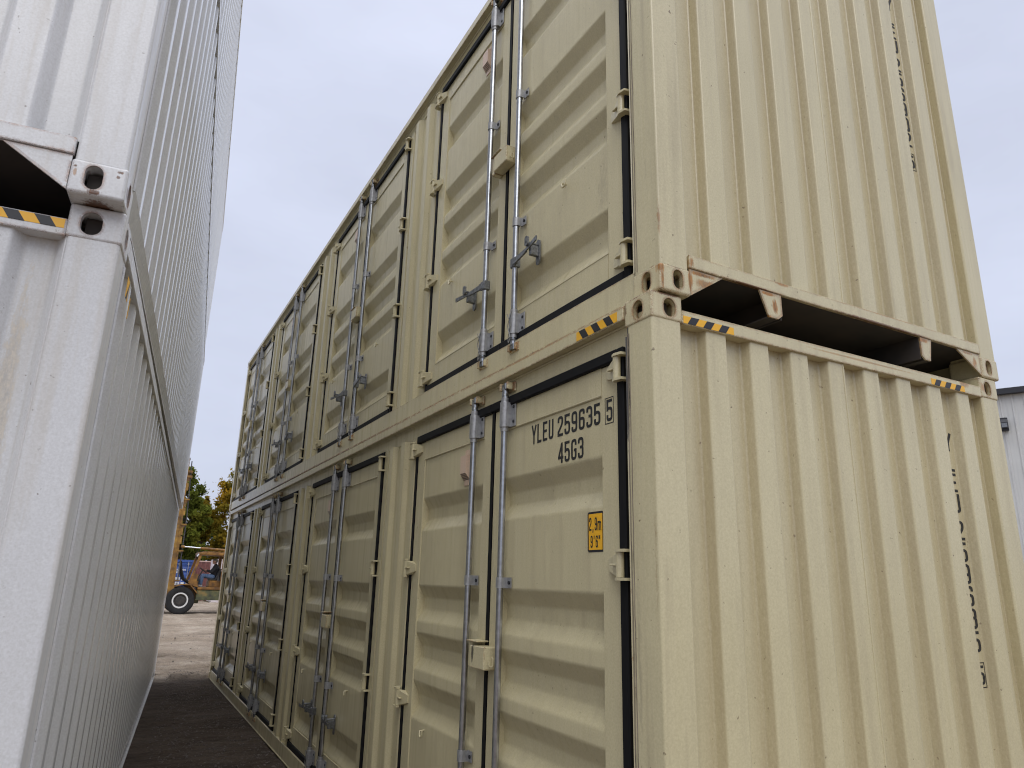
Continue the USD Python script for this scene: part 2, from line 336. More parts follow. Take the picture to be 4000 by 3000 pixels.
A_, B_, C_, D_ = 0.07, 0.39, 0.07, 0.93
GLYPHS = {
    'Y': [[(0.03, 1), (0.23, 0.44), (0.43, 1)], [(0.23, 0.5), (0.23, 0)]], 'L': [[(A_, 1), (A_, C_), (0.43, C_)]], 'E': [[(0.43, D_), (A_, D_), (A_, C_), (0.43, C_)], [(A_, 0.51), (0.39, 0.51)]],
    'U': [[(A_, 1), (A_, C_, 1), (B_, C_, 1), (B_, 1)]], '2': [[(A_, 0.68), (A_, D_, 1), (B_, D_, 1), (B_, 0.60, 1), (A_, 0.22), (A_, C_), (0.45, C_)]],
    '5': [[(0.43, D_), (A_, D_), (A_, 0.46)], [(A_, 0.585), (B_, 0.585, 1), (B_, C_, 1), (A_, C_, 1), (A_, 0.30)]],
    '9': [[(B_, 0.46), (A_, 0.46, 1), (A_, D_, 1), (B_, D_, 1), (B_, C_, 1), (A_, C_, 1), (A_, 0.27)]], '6': [[(A_, 0.54), (B_, 0.54, 1), (B_, C_, 1), (A_, C_, 1), (A_, D_, 1), (B_, D_, 1), (B_, 0.73)]],
    '3': [[(A_, 0.72), (A_, D_, 1), (B_, D_, 1), (B_, 0.53, 1), (0.17, 0.53)], [(0.17, 0.53), (B_, 0.53, 1), (B_, C_, 1), (A_, C_, 1), (A_, 0.28)]],
    '4': [[(0.34, 0), (0.34, 1)], [(0.34, 0.97), (0.05, 0.27)], [(0.0, 0.27), (0.46, 0.27)]], 'G': [[(B_, 0.70), (B_, D_, 1), (A_, D_, 1), (A_, C_, 1), (B_, C_, 1), (B_, 0.47), (0.24, 0.47)]],
    '0': [[(0.23, C_), (A_, C_, 1), (A_, D_, 1), (B_, D_, 1), (B_, C_, 1), (0.23, C_)]], '1': [[(0.07, 0.80), (0.26, 0.94)], [(0.27, 0), (0.27, 1)]],
    '8': [[(0.23, C_), (A_, C_, 1), (A_, 0.53, 1), (B_, 0.53, 1), (B_, C_, 1), (0.23, C_)], [(0.23, D_), (A_, D_, 1), (A_, 0.53, 1), (B_, 0.53, 1), (B_, D_, 1), (0.23, D_)]],
    ',': [[(0.24, 0.12), (0.18, -0.16)]], 'm': [[(A_, 0), (A_, 0.70)], [(A_, 0.62), (0.36, 0.62, 1), (0.36, 0)], [(0.36, 0.62), (0.65, 0.62, 1), (0.65, 0)]], "'": [[(0.23, 1), (0.21, 0.70)]], '"': [[(0.14, 1), (0.13, 0.70)], [(0.32, 1), (0.31, 0.70)]],
    'A': [[(0.02, 0), (0.23, 1), (0.44, 0)], [(0.10, 0.28), (0.36, 0.28)]], 'P': [[(A_, 0), (A_, D_), (B_, D_, 1), (B_, 0.46, 1), (A_, 0.46)]], 'R': [[(A_, 0), (A_, D_), (B_, D_, 1), (B_, 0.48, 1), (A_, 0.48)], [(0.25, 0.48), (0.40, 0)]], '7': [[(0.03, D_), (B_, D_), (0.17, 0)]]}


def rounded(path, rad=0.15):
    out = []
    for i, p in enumerate(path):
        if len(p) == 3 and 0 < i < len(path) - 1:
            a, b, c = (np.array(q[:2], float) for q in path[i - 1:i + 2])
            u, w = (a - b), (c - b)
            k = min(rad, np.linalg.norm(u) * 0.5, np.linalg.norm(w) * 0.5)
            u, w = b + u / np.linalg.norm(u) * k, b + w / np.linalg.norm(w) * k
            out += [tuple((1 - t) ** 2 * u + 2 * t * (1 - t) * b + t * t * w) for t in (0, 0.25, 0.5, 0.75, 1)]
        else:
            out.append(p[:2])
    return out


def text_at(s, height, width, origin, kind):
    """Flat condensed lettering. kind 'side': on a face looking towards -x (reads towards -y); 'end': on a face looking towards -y (reads towards +x)."""
    n = len(s)
    pitch_c = width / (n - 0.2)
    w = pitch_c * 0.8 / 0.46
    ms = []
    for i, ch in enumerate(s):
        g = None
        for path in GLYPHS[ch]:
            l = LineString(rounded(path)).buffer(0.068, cap_style='flat', join_style='mitre')
            g = l if g is None else g.union(l)
        for poly in getattr(g, 'geoms', [g]):
            m = trimesh.creation.extrude_polygon(poly, 0.0006, engine='earcut')
            v = m.vertices * [w, height, 1] + [i * pitch_c, 0, 0]
            ms.append(tm(v, m.faces))
    t = cat(ms)
    v = t.vertices
    ox, oy, oz = origin
    if kind == 'side':
        return tm(np.stack([ox - v[:, 2], oy - v[:, 0], oz + v[:, 1]], 1), t.faces)
    return tm(np.stack([ox + v[:, 0], oy - v[:, 2], oz + v[:, 1]], 1), t.faces[:, ::-1])


# ------------------------------------------------------------------ scene helpers
taken = {}


def free(parent, name):
    k = taken.get((parent, name), 0)
    taken[(parent, name)] = k + 1
    return f'{parent}/{name}' if k == 0 else f'{parent}/{name}_{k:03d}'


def tag(prim, label=None, cat_=None, group=None, kind=None):
    for k, v in (('label', label), ('category', cat_), ('group', group), ('kind', kind)):
        if v:
            prim.SetCustomDataByKey(k, v)
    return prim


def thing(name, label, cat_, loc=(0, 0, 0), rotz=0.0, group=None):
    path = free('/World', name)
    x = UsdGeom.Xform.Define(stage, path)
    x.AddTranslateOp().Set(Gf.Vec3d(*loc))
    if rotz:
        x.AddRotateZOp().Set(math.degrees(rotz))
    tag(x.GetPrim(), label, cat_, group)
    return path


def obj(name, mesh, mat, parent='/World', smooth=False, **tags):
    path = free(parent, name)
    m = usdkit.mesh(stage, path, mesh, M_[mat] if isinstance(mat, str) else mat, smooth)
    if parent == '/World' or tags:
        tag(m.GetPrim(), tags.get('label'), tags.get('cat_'), tags.get('group'), tags.get('kind'))
    return path


# ------------------------------------------------------------------ containers
W, L, H = 2.438, 12.192, 2.896
FLIP = [False]


def P(name, mesh, mat, parent, smooth=False, **kw):
    """A part; mirrored across x for the white stack, whose visible long side looks the other way."""
    if FLIP[0]:
        v, f, _ = meshkit.arrays(mesh, False)
        v = v * [-1, 1, 1]
        mesh = tm(v, f[:, ::-1])
    return obj(name, mesh, mat, parent, smooth, **kw)


def casting(corner_x, corner_y, bottom):
    """Corner casting: hollow block with stadium holes on its end and side faces."""
    w, d, h = 0.162, 0.178, 0.118
    r = 0.011
    pts = [(x, y, z) for x in (r, w - r) for y in (r, d - r) for z in (r, h - r)]
    m = m3.Manifold.batch_hull([m3.Manifold.sphere(r, 16).translate(p) for p in pts])
    m -= m3.Manifold.cube((w - 0.05, d - 0.05, h - 0.05)).translate((0.025, 0.025, 0.025))
    hw, hh = (0.052, 0.084) if bottom else (0.062, 0.080)
    m -= to_mani(prism(stadium(0.094, 0.062 if bottom else 0.056, hw, hh), -0.05, 0.09, 'y'))
    m -= to_mani(prism(stadium(0.088, 0.062 if bottom else 0.056, hw, hh), -0.05, 0.09, 'x'))
    a = m.to_mesh()
    v, f = np.array(a.vert_properties[:, :3]), np.array(a.tri_verts)
    if corner_x:
        v = v * [-1, 1, 1] + [W, 0, 0]; f = f[:, ::-1]
    if corner_y:
        v = v * [1, -1, 1] + [0, L, 0]; f = f[:, ::-1]
    v[:, 2] += 0 if bottom else H - h
    return tm(v, f)


CAST = {(i, j, b): casting(i, j, b) for i in (0, 1) for j in (0, 1) for b in (True, False)}


def corrugation(a, b, pitch, flat, slope, depth, lead=0.0, outer=0.0):
    """Profile points (position, depth) of a trapezoid corrugation that starts with a trough at a."""
    pts, x = [], a
    while x < b - 0.05:
        inner = pitch - flat - 2 * slope
        pts += [(x, outer), (x + slope, outer + depth), (x + slope + inner, outer + depth), (x + 2 * slope + inner, outer)]
        x += pitch
    pts = [(min(p, b), q) for p, q in pts]
    if pts[-1][0] < b:
        pts.append((b, outer))
    return pts


def hazard(parent, mesh_fn, a, b, lo, hi, n, gap, name='hazard_sticker'):
    """Yellow sticker with slanted black bars. mesh_fn(polygon, depth0, depth1) extrudes it on its surface."""
    s = P(name, mesh_fn([(a, lo), (b, lo), (b, hi), (a, hi)], 0.0012, 0.0004), 'yellow', parent)
    w = (b - a) / (n + 0.3)
    h = hi - lo
    for i in range(n):
        x0 = a + (i + 0.25) * w + gap
        q = [(x0, lo), (x0 + w * 0.5, lo), (x0 + w * 0.5 + h * 0.7, hi), (x0 + h * 0.7, hi)]
        q = [(min(max(x, a), b), z) for x, z in q]
        P('black_stripe', mesh_fn(q, 0.0020, 0.0010), 'black', s)


def frame(root, paint_, end_paint, post, rusty, rail, slope, side):
    """Everything alike on all containers: castings, posts, end walls, roof, floor, end rails."""
    for (i, j, b), m in CAST.items():
        cc = P('corner_casting', m, rusty, root, 30)
        x0, y0, z0 = (W - 0.162 if i else 0.0), (L - 0.178 if j else 0.0), (0.0 if b else H - 0.118)
        P('hole_shade', box(x0 + 0.045, x0 + 0.117, y0 + 0.045, y0 + 0.133, z0 + 0.026, z0 + 0.092), 'underside', cc)  # dark block added in the hollow casting to deepen shade in its holes
    # corner posts
    for i in (0, 1):
        for j in (0, 1):
            y0, y1 = (0.004, 0.172) if j == 0 else (L - 0.172, L - 0.004)
            x0, x1 = (0.004, 0.156) if i == 0 else (W - 0.156, W - 0.004)
            r = 0.012
            poly = Polygon([(x0 + r, y0 + r), (x1 - r, y0 + r), (x1 - r, y1 - r), (x0 + r, y1 - r)]).buffer(r, quad_segs=3)
            P('corner_post', prism(poly, 0.116, H - 0.116, 'z'), post, root, 40)
    # near end wall
    prof = [(0.152, 0.012)] + corrugation(0.158, 2.281, 0.2515, 0.110, slope, 0.046, outer=0.012) + [(2.286, 0.012)]
    ew = P('end_wall', strip(soft(prof, 0.008, 4), 0.182, 2.782, 'z', 1), end_paint, root, 28)
    P('weld_seam', tube([(1.150, 0.0115, 0.19), (1.150, 0.0115, 2.775)], 0.0028, 5), end_paint, ew)
    P('bottom_end_rail', cat(cbox(0.160, 2.280, -0.001, 0.020, 0.130, 0.189, 0.003), tube([(0.165, 0.010, 0.190), (2.275, 0.010, 0.190)], 0.004, 5)), rail, root)
    P('top_end_rail', cat(cbox(0.160, 2.276, 0.000, 0.06, 2.777, 2.836, 0.003), box(0.160, 2.276, 0.02, 0.10, 2.80, 2.834)), rail, root)
    for a, t in ((0.163, 0.352), (W - 0.163, W - 0.376)):
        P('gusset_plate', prism([(a, 0.008), (a, 0.128), (t, 0.128)], 0.006, 0.014, 'y'), rusty, root)
    for a, b, c, d in ((0.568, 0.706, 0.619, 0.678), (1.833, 1.736, 1.806, 1.760)):
        P('tunnel_plate', cat(prism([(a, 0.128), (b, 0.128), (b, 0.03), (d, 0.009), (c, 0.009)], 0.004, 0.012, 'y')), rusty, root)
        P('tunnel_beam', cat(box(b - 0.004, b + 0.004, 0.014, 3.1, 0.012, 0.13), box(min(c, d), max(c, d), 0.014, 3.1, 0.008, 0.014)), 'underside', root)
    for y in np.arange(0.3, L - 0.2, 0.30):
        if y > 3.15:
            P('cross_member', box(0.07, W - 0.07, y, y + 0.045, 0.016, 0.13), 'underside', root)
    P('floor', box(0.05, W - 0.05, 0.0205, L - 0.05, 0.131, 0.165), 'underside', root)
    P('roof', box(0.03, W - 0.03, 0.08, L - 0.05, 2.815, 2.835), end_paint, root)
    P('far_end', cat(box(0.15, W - 0.15, L - 0.05, L - 0.02, 0.13, 2.83), cbox(0.15, W - 0.15, L - 0.06, L, 2.777, 2.836), cbox(0.15, W - 0.15, L - 0.06, L, 0.02, 0.18)), paint_, root)
    P('back_wall', box(W - 0.05, W - 0.02, 0.17, L - 0.17, 0.02, 2.835), side, root)
    P('back_top_rail', cbox(W - 0.06, W - 0.002, 0.17, L - 0.17, 2.815, 2.876), rail, root)


# ---- tan container with four pairs of side doors
CENTRES = [1.43, 4.53, 7.662, 10.762]
HALF = 1.183
ZB, ZT = 0.165, 2.695            # centre lines of the bottom and top gasket
XD = 0.040                       # door plane
TROUGHS = [(2.278, 2.205, 2.138, 2.062), (1.715, 1.640, 1.570, 1.495), (1.425, 1.352, 1.275, 1.205), (1.138, 1.062, 0.995, 0.925), (0.568, 0.495, 0.415, 0.345)]
HINGES = [2.625, 1.825, 1.02, 0.255]


def xprism(poly, x0, x1):
    return prism(poly, x0, x1, 'x')


def door_leaf(root, c, s, extras):
    """One leaf. s = -1: the leaf nearer the camera (towards -y), s = +1: the other. Local q runs from the centre line outwards."""
    def Y(q):
        return c + s * q

    def bx(x0, x1, q0, q1, z0, z1, ch=0.0):
        a, b = sorted((Y(q0), Y(q1)))
        return cbox(x0, x1, a, b, z0, z1, ch) if ch else box(x0, x1, a, b, z0, z1)
    q_in, q_out = 0.016, HALF - 0.024
    z0, z1 = ZB + 0.026, ZT - 0.026
    prof = [(XD + 0.006, 0.325)]
    for a, b, d, e in sorted(TROUGHS, key=lambda t: t[0]):
        prof += [(XD + 0.006, e), (XD + 0.048, d), (XD + 0.048, b), (XD + 0.006, a)]
    prof += [(XD + 0.006, 2.55)]
    ya, yb = sorted((Y(0.118), Y(q_out - 0.128)))
    pan = strip(soft(prof, 0.010, 4), ya, yb, 'y', 1)
    d = P('door', cat(bx(XD, XD + 0.055, q_out - 0.13, q_out, z0, z1, 0.004), bx(XD, XD + 0.055, q_in, 0.12, z0, z1, 0.004),
                      bx(XD, XD + 0.05, 0.1205, q_out - 0.1305, 2.549, z1), bx(XD, XD + 0.05, 0.1205, q_out - 0.1305, z0, 0.326),
                      pan, box(XD + 0.058, XD + 0.062, ya - 0.1, yb + 0.1, z0, z1)), 'tan', root, 25)
    for z in (2.545, 0.330):
        P('weld_bead', tube([(XD + 0.003, ya, z), (XD + 0.003, yb, z)], 0.0055, 6), 'tan', d)
    # rubber gasket of the leaf
    g = [bx(0.024 if s < 0 else 0.034, 0.052, HALF - (0.024 if s < 0 else 0.020), HALF + (0.022 if s < 0 else 0.016), ZB - 0.027, ZT + 0.027, 0.006),
         bx(0.021, 0.050, 0.0 if s < 0 else 0.004, HALF - 0.02, ZT - 0.026, ZT + 0.026, 0.006), bx(0.021, 0.050, 0.0 if s < 0 else 0.004, HALF - 0.02, ZB - 0.026, ZB + 0.026, 0.006)]
    if s < 0:
        g.append(box(0.035, 0.052, c - 0.0145, c + 0.0145, ZB, ZT))
    P('gasket', cat(g), 'rubber', d)
    # locking bar and its fittings
    yb_, xb = Y(0.190), 0.006
    bar = P('locking_bar', cyl((xb, yb_, 0.115), (xb, yb_, 2.765), 0.0172, 16), 'galv', d, 50)
    for zc in (1.75, 0.875):
        zc += 0.004 * s
        clip = [tube([(xb, yb_, zc - 0.026), (xb, yb_, zc + 0.026)], 0.0222, 14), box(XD - 0.006, XD - 0.001, yb_ - 0.062, yb_ - 0.008, zc - 0.026, zc + 0.026),
                box(xb - 0.002, xb + 0.03, yb_ - 0.024, yb_ - 0.019, zc - 0.026, zc + 0.026)]
        k = P('bar_clip', cat(clip), 'galv_plate', d, 40)
        P('bolt', cyl((XD - 0.012, yb_ - 0.046, zc), (XD - 0.005, yb_ - 0.046, zc), 0.009, 8), 'bolt', k)
    for za, zb2, nm in ((2.545, 2.685, 1), (0.178, 0.302, 0)):
        sl = [tube([(xb, yb_, za), (xb, yb_, za + 0.004), (xb, yb_, zb2 - 0.004), (xb, yb_, zb2)], [0.024, 0.027, 0.027, 0.024], 16),
              tube([(xb, yb_, za - 0.02), (xb, yb_, za)], 0.0215, 14), tube([(xb, yb_, zb2), (xb, yb_, zb2 + 0.024)], 0.0215, 14),
              cbox(XD - 0.009, XD - 0.002, yb_ - 0.074, yb_ + 0.01, za + 0.004, zb2 - 0.002, 0.002), box(xb - 0.004, xb + 0.03, yb_ - 0.032, yb_ - 0.026, za + 0.004, zb2 - 0.004)]
        sv = P('bar_sleeve', cat(sl), 'galv_plate', d, 40)
        for zz in (za + 0.03, zb2 - 0.03):
            P('bolt', cyl((XD - 0.012, yb_ - 0.054, zz), (XD - 0.007, yb_ - 0.054, zz), 0.009, 8), 'bolt', sv)
    # cams at both ends of the bar, gripped by keepers on the sill and header
    for zk, sg in ((2.770, 1), (0.100, -1)):
        P('cam', cat(tube([(xb, yb_, zk - 0.05 * sg), (xb, yb_, zk - 0.02 * sg)], [0.020, 0.014], 10), hull([(xb + dx, yb_ + dy, zk + dz) for dx in (-0.014, 0.014) for dy in (-0.026, 0.014) for dz in (-0.012, 0.012)]),
                     cyl((xb - 0.012, yb_ - 0.024, zk - 0.016), (xb - 0.012, yb_ - 0.024, zk + 0.016), 0.009, 8)), 'galv_dark', d, 40)
        xw = XD if sg > 0 else 0.012
        P('keeper', cat(cbox(-0.016, xw, yb_ + 0.018, yb_ + 0.032, zk - 0.020, zk + 0.020, 0.003), cbox(-0.008, xw, yb_ - 0.046, yb_ - 0.034, zk - 0.018, zk + 0.022, 0.003),
                        cbox(xw - 0.008, xw, yb_ - 0.062, yb_ + 0.040, zk - 0.026, zk + 0.026, 0.002)), 'tan_rail', d)
    # twisted seal wire on the bottom sleeve
    tt = np.linspace(0, 1, 14)
    w1 = np.stack([xb - 0.029 + 0 * tt, yb_ + 0.022 * np.cos(tt * 7) * (1 - 0.7 * tt), 0.30 - tt * 0.175], 1)
    w2 = np.stack([xb - 0.031 + 0 * tt, yb_ - 0.024 * np.cos(tt * 7) * (1 - 0.7 * tt) - 0.004, 0.30 - tt * 0.170], 1)
    P('seal_wire', cat(tube(w1, 0.0022, 5), tube(w2, 0.0022, 5)), 'galv', d)
    # handle with hub and catch
    zh = 0.612
    hub = cat(cbox(xb - 0.022, xb + 0.022, yb_ - 0.024, yb_ + 0.024, zh - 0.030, zh + 0.030, 0.004), cbox(xb - 0.026, xb - 0.006, min(Y(0.19), Y(0.235)), max(Y(0.19), Y(0.235)), zh - 0.022, zh + 0.022, 0.004))
    arm = hull([(xb - 0.022 + dx, Y(0.225 + dq), zh - 0.004 + dz) for dx in (-0.005, 0.005) for dq in (0, 0.0) for dz in (-0.017, 0.017)] + [(xb - 0.030 + dx, Y(0.37), zh + dz) for dx in (-0.005, 0.005) for dz in (-0.011, 0.011)])
    lever = hull([(xb - 0.032 + dx, Y(0.36), zh + dz) for dx in (-0.004, 0.004) for dz in (-0.008, 0.010)] + [(xb - 0.052 + dx, Y(0.515), zh + 0.006 + dz) for dx in (-0.004, 0.004) for dz in (-0.013, 0.013)])
    hd = P('handle', cat(hub, arm, lever), 'galv_dark', d, 30)
    P('handle_catch', cat(prism(stadium(Y(0.40), zh - 0.012, 0.036, 0.150), XD - 0.010, XD - 0.001, 'x'), cbox(xb - 0.026, XD - 0.008, Y(0.40) - 0.012, Y(0.40) + 0.012, zh - 0.040, zh + 0.020, 0.003),
                          prism(stadium(Y(0.40), zh + 0.036, 0.032, 0.06), xb - 0.052, xb - 0.040, 'x'), cyl((xb - 0.052, Y(0.40), zh + 0.03), (XD, Y(0.40), zh + 0.03), 0.008, 8)), 'galv_dark', hd, 30)
    # hold-back hook
    yh = Y(0.68 if s < 0 else 0.79)
    th = np.linspace(0, np.pi, 7)
    P('hook', tube([(XD + 0.006, yh + 0.02, 0.888), (XD - 0.022, yh + 0.02, 0.886)] + [(XD - 0.024, yh + 0.018 * math.cos(a), 0.872 - 0.018 * math.sin(a)) for a in th] + [(XD - 0.024, yh - 0.018, 0.892)], 0.005, 6), 'tan', d, 40)
    # hinges
    for zc in HINGES:
        q = HALF + 0.004
        yp = Y(q)
        h = [tube([(0.008, yp, zc - 0.047), (0.008, yp, zc + 0.047)], 0.0165, 12)]
        for sg in (-1, 1):
            z_ = zc + sg * 0.054
            lug = Polygon([(XD + 0.01, Y(q + 0.055)), (-0.006, Y(q + 0.045)), (-0.014, Y(q + 0.008)), (-0.006, Y(q - 0.016)), (0.012, Y(q - 0.018)), (0.02, Y(q + 0.02)), (XD + 0.01, Y(q + 0.025))])
            h.append(prism(lug.buffer(0), z_ - 0.0055, z_ + 0.0055, 'z'))
        ypl, yo = Y(q - 0.012), Y(q - 0.108)
        h.append(hull([(0.002 + dx, ypl, zc + dz) for dx in (0, 0.012) for dz in (-0.045, 0.045)] + [(XD - 0.010 + dx, Y(q - 0.04), zc + dz) for dx in (0, 0.010) for dz in (-0.045, 0.045)] + [(XD - 0.008 + dx, yo, zc + dz) for dx in (0, 0.008) for dz in (-0.022, 0.022)]))
        h.append(cbox(-0.004, 0.012, min(Y(q - 0.055), ypl), max(Y(q - 0.055), ypl), zc - 0.004, zc + 0.004, 0.002))
        P('hinge', cat(h), 'tan', d, 35)
    if s > 0:
        yv = Y(0.345)
        hv = [hull([(XD + 0.006, yv - 0.045, z_) for z_ in (2.325, 2.478)] + [(XD + 0.006, yv + 0.045, z_) for z_ in (2.325, 2.478)] + [(XD - 0.026, yv + dy, z_) for dy in (-0.038, 0.038) for z_ in (2.365, 2.470)])]
        hv += [box(XD + 0.001, XD + 0.006, yv - 0.03, yv + 0.03, 2.295, 2.328), box(XD + 0.001, XD + 0.006, yv - 0.03, yv + 0.03, 2.475, 2.508)]
        vt = P('vent', cat(hv), 'vent', d, 25)
        for i in range(5):
            f = (i + 0.5) / 5
            x = XD + 0.004 - 0.030 * f
            z_ = 2.325 + 0.040 * f
            P('louvre', box(x - 0.0015, x, yv - 0.034, yv + 0.034, z_ - 0.0012, z_ + 0.0012), 'bolt', vt)
        if extras.get('lockbox', True):
            k = cat(cbox(-0.034, XD - 0.001, c - 0.112, c + 0.055, 1.322, 1.432, 0.005), cbox(-0.020, XD - 0.001, c + 0.058, c + 0.100, 1.322, 1.452, 0.004), cbox(-0.034, XD - 0.002, c - 0.02, c + 0.098, 1.448, 1.455, 0.002))
            lb = P('lock_box', k, extras.get('boxmat', 'tan_rail'), d)
            th = np.linspace(0, np.pi, 7)
            P('lock_hook', tube([(0.0 + 0.012, c - 0.114, 1.385), (0.012, c - 0.126, 1.375)] + [(0.0 + 0.012 * math.cos(a), c - 0.126, 1.352 - 0.012 * math.sin(a)) for a in th] + [(-0.012, c - 0.126, 1.366)], 0.0045, 6), 'tan', lb, 40)
    return d


def tan_container(name, label, loc, rz, number, upper):
    FLIP[0] = False
    root = thing(name, label, 'shipping container', loc, rz, 'tan side-door containers in one stack')
    frame(root, 'tan', 'tan_end', 'tan_post', 'tan_rusty', 'tan_rail', 0.018, 'tan')
    P('top_side_rail', cat(cbox(-0.005, 0.05, 0.179, L - 0.179, 2.817, 2.878, 0.003)), 'tan_rail', root)
    P('header', cat(box(XD + 0.002, 0.09, 0.172, L - 0.172, 2.716, 2.820), tube([(XD - 0.001, 0.2, 2.812), (XD - 0.001, L - 0.2, 2.812)], 0.006, 5)), 'tan', root)
    P('sill', cat(cbox(0.010, 0.09, 0.172, L - 0.172, 0.004, 0.143, 0.004), box(0.004, 0.02, 0.179, L - 0.179, 0.0, 0.008)), 'tan_rail' if upper else 'tan', root)
    # jambs beside the corner posts, with their weld lines
    for y0, y1 in ((0.170, 0.232), (L - 0.232, L - 0.170)):
        P('jamb', cat(box(XD + 0.003, 0.09, y0, y1, 0.14, 2.72), *[tube([(x, y, 0.13), (x, y, 2.74)], 0.0035, 5) for x, y in ((0.004, 0.171 if y0 < 1 else L - 0.171), (XD + 0.002, y0 + 0.026))]), 'tan_post', root)
    for k, (xq, yq) in enumerate(((0.0035, 0.163), (0.0035, 0.150), (XD + 0.002, 0.204))):
        zz = np.linspace(0.13, 2.75, 60)
        P('sealant_bead', tube(np.stack([np.full(60, xq), yq + 0.004 * (meshkit.noise(np.stack([zz * 5, zz * 0 + k, zz * 0 + upper], -1), 3) - 0.5) + 0.003 * (meshkit.noise(np.stack([zz * 22, zz * 0 + k, zz * 0], -1), 4) - 0.5), zz], 1), 0.0022, 5), 'sealant', root)
    # pillars between the door bays: square posts and a fluted infill panel
    for a, b in zip(CENTRES[:-1], CENTRES[1:]):
        p0, p1 = a + HALF + 0.026, b - HALF - 0.026
        w = p1 - p0
        prof = [(0.030, p0 + 0.085)]
        f0, f1 = p0 + 0.085, p1 - 0.085
        n = 2
        step = (f1 - f0) / n
        pr = [(XD + 0.008, f0)]
        for i in range(n):
            y = f0 + i * step
            pr += [(XD + 0.008, y + step * 0.24), (0.012, y + step * 0.34), (0.012, y + step * 0.66), (XD + 0.008, y + step * 0.76)]
        pr += [(XD + 0.008, f1)]
        pl = P('pillar', cat(cbox(0.034, 0.09, p0, p0 + 0.085, 0.14, 2.72, 0.006), cbox(0.034, 0.09, p1 - 0.085, p1, 0.14, 2.72, 0.006)), 'tan', root)
        P('pillar_panel', strip(soft(pr, 0.010, 4), 0.14, 2.72, 'z', 1), 'tan', pl, 28)
    leaves = []
    for i, c in enumerate(CENTRES):
        ex = {'boxmat': 'grimebox' if (i == 0 and not upper) else 'tan_rail'}
        leaves.append(door_leaf(root, c, -1, ex))
        door_leaf(root, c, 1, ex)
    # lettering on the end wall: upright characters stacked in a trough
    zt = 2.555 if not upper else 2.462
    pitch_ = 0.1055
    chars = []
    z = zt
    xs = 1.925
    for ch in number[:-1]:
        if ch == ' ':
            z -= 0.030
            continue
        chars.append(text_at(ch, 0.096, 0.066, (xs + 0.034, 0.012 + 0.046 - 0.0008, z - 0.096), 'end'))
        z -= pitch_
    z -= 0.042
    zb = z - 0.096
    chars.append(text_at(number[-1], 0.086, 0.056, (xs + 0.039, 0.0572, zb + 0.002), 'end'))
    for x0, x1, z0, z1 in ((xs + 0.022, xs + 0.103, zb - 0.012, zb - 0.008), (xs + 0.022, xs + 0.103, zb + 0.098, zb + 0.102), (xs + 0.099, xs + 0.103, zb - 0.008, zb + 0.098), (xs + 0.022, xs + 0.026, zb - 0.008, zb + 0.098)):
        chars.append(box(x0, x1, 0.0566, 0.0572, z0, z1))
    P('end_number', cat(chars), 'lettering', root)
    # hazard stickers on the top rails
    ef = lambda q, d0, d1: prism(q, -d0, d1 if d1 < 0 else -0.0001, 'y')
    hazard(root, ef, 0.164, 0.443, 2.781, 2.813, 3, 0.0)
    hazard(root, ef, 1.826, 2.118, 2.781, 2.813, 3, 0.0)
    sf = lambda q, d0, d1: prism(q, -0.005 - d0, -0.0051, 'x')
    hazard(root, sf, 0.219, 0.527, 2.823, 2.866, 3, 0.0)
    return root, leaves


lo, lo_doors = tan_container('shipping_container', 'lower tan side-door container, lettered YLEU 259635 5 and 45G3 on its nearest door', (0, 0, 0), 0.0, 'YLEU 2596355', False)
hi, hi_doors = tan_container('shipping_container', 'tan steel side-door container stacked on top of the tan container lettered 45G3', (0.0386, -0.0155, H + 0.002), 0.0049, 'YLEU 2569025', True)

# lettering and height sticker on the nearest lower door
d0 = lo_doors[0]
XT = XD + 0.0055
num = [text_at('YLEU', 0.098, 0.208, (XT, 1.012, 2.421), 'side'), text_at('259635', 0.098, 0.350, (XT, 0.766, 2.421), 'side'),
       text_at('5', 0.096, 0.043, (XD - 0.0002, 0.363, 2.420), 'side'), text_at('45G3', 0.097, 0.213, (XT, 0.760, 2.292), 'side')]
for ya, yb, za, zb in ((0.374, 0.312, 2.409, 2.413), (0.374, 0.312, 2.521, 2.525), (0.374, 0.370, 2.413, 2.521), (0.316, 0.312, 2.413, 2.521)):
    num.append(box(XD - 0.0008, XD - 0.0002, yb, ya, za, zb))
P('container_number', cat(num), 'lettering', d0)
pl = Polygon([(0.400, 1.880), (0.517, 1.880), (0.517, 2.048), (0.400, 2.048)]).buffer(-0.012).buffer(0.012)
hs = P('height_sticker', prism(pl, XT - 0.0006, XT, 'x'), 'black', d0)
P('sticker_face', prism(pl.buffer(-0.009), XT - 0.0012, XT - 0.0006, 'x'), 'yellow', hs)
P('sticker_lettering', cat(text_at('2,9m', 0.055, 0.078, (XT - 0.0013, 0.504, 1.969), 'side'), text_at("9'6\"", 0.050, 0.072, (XT - 0.0013, 0.494, 1.898), 'side')), 'lettering', hs)


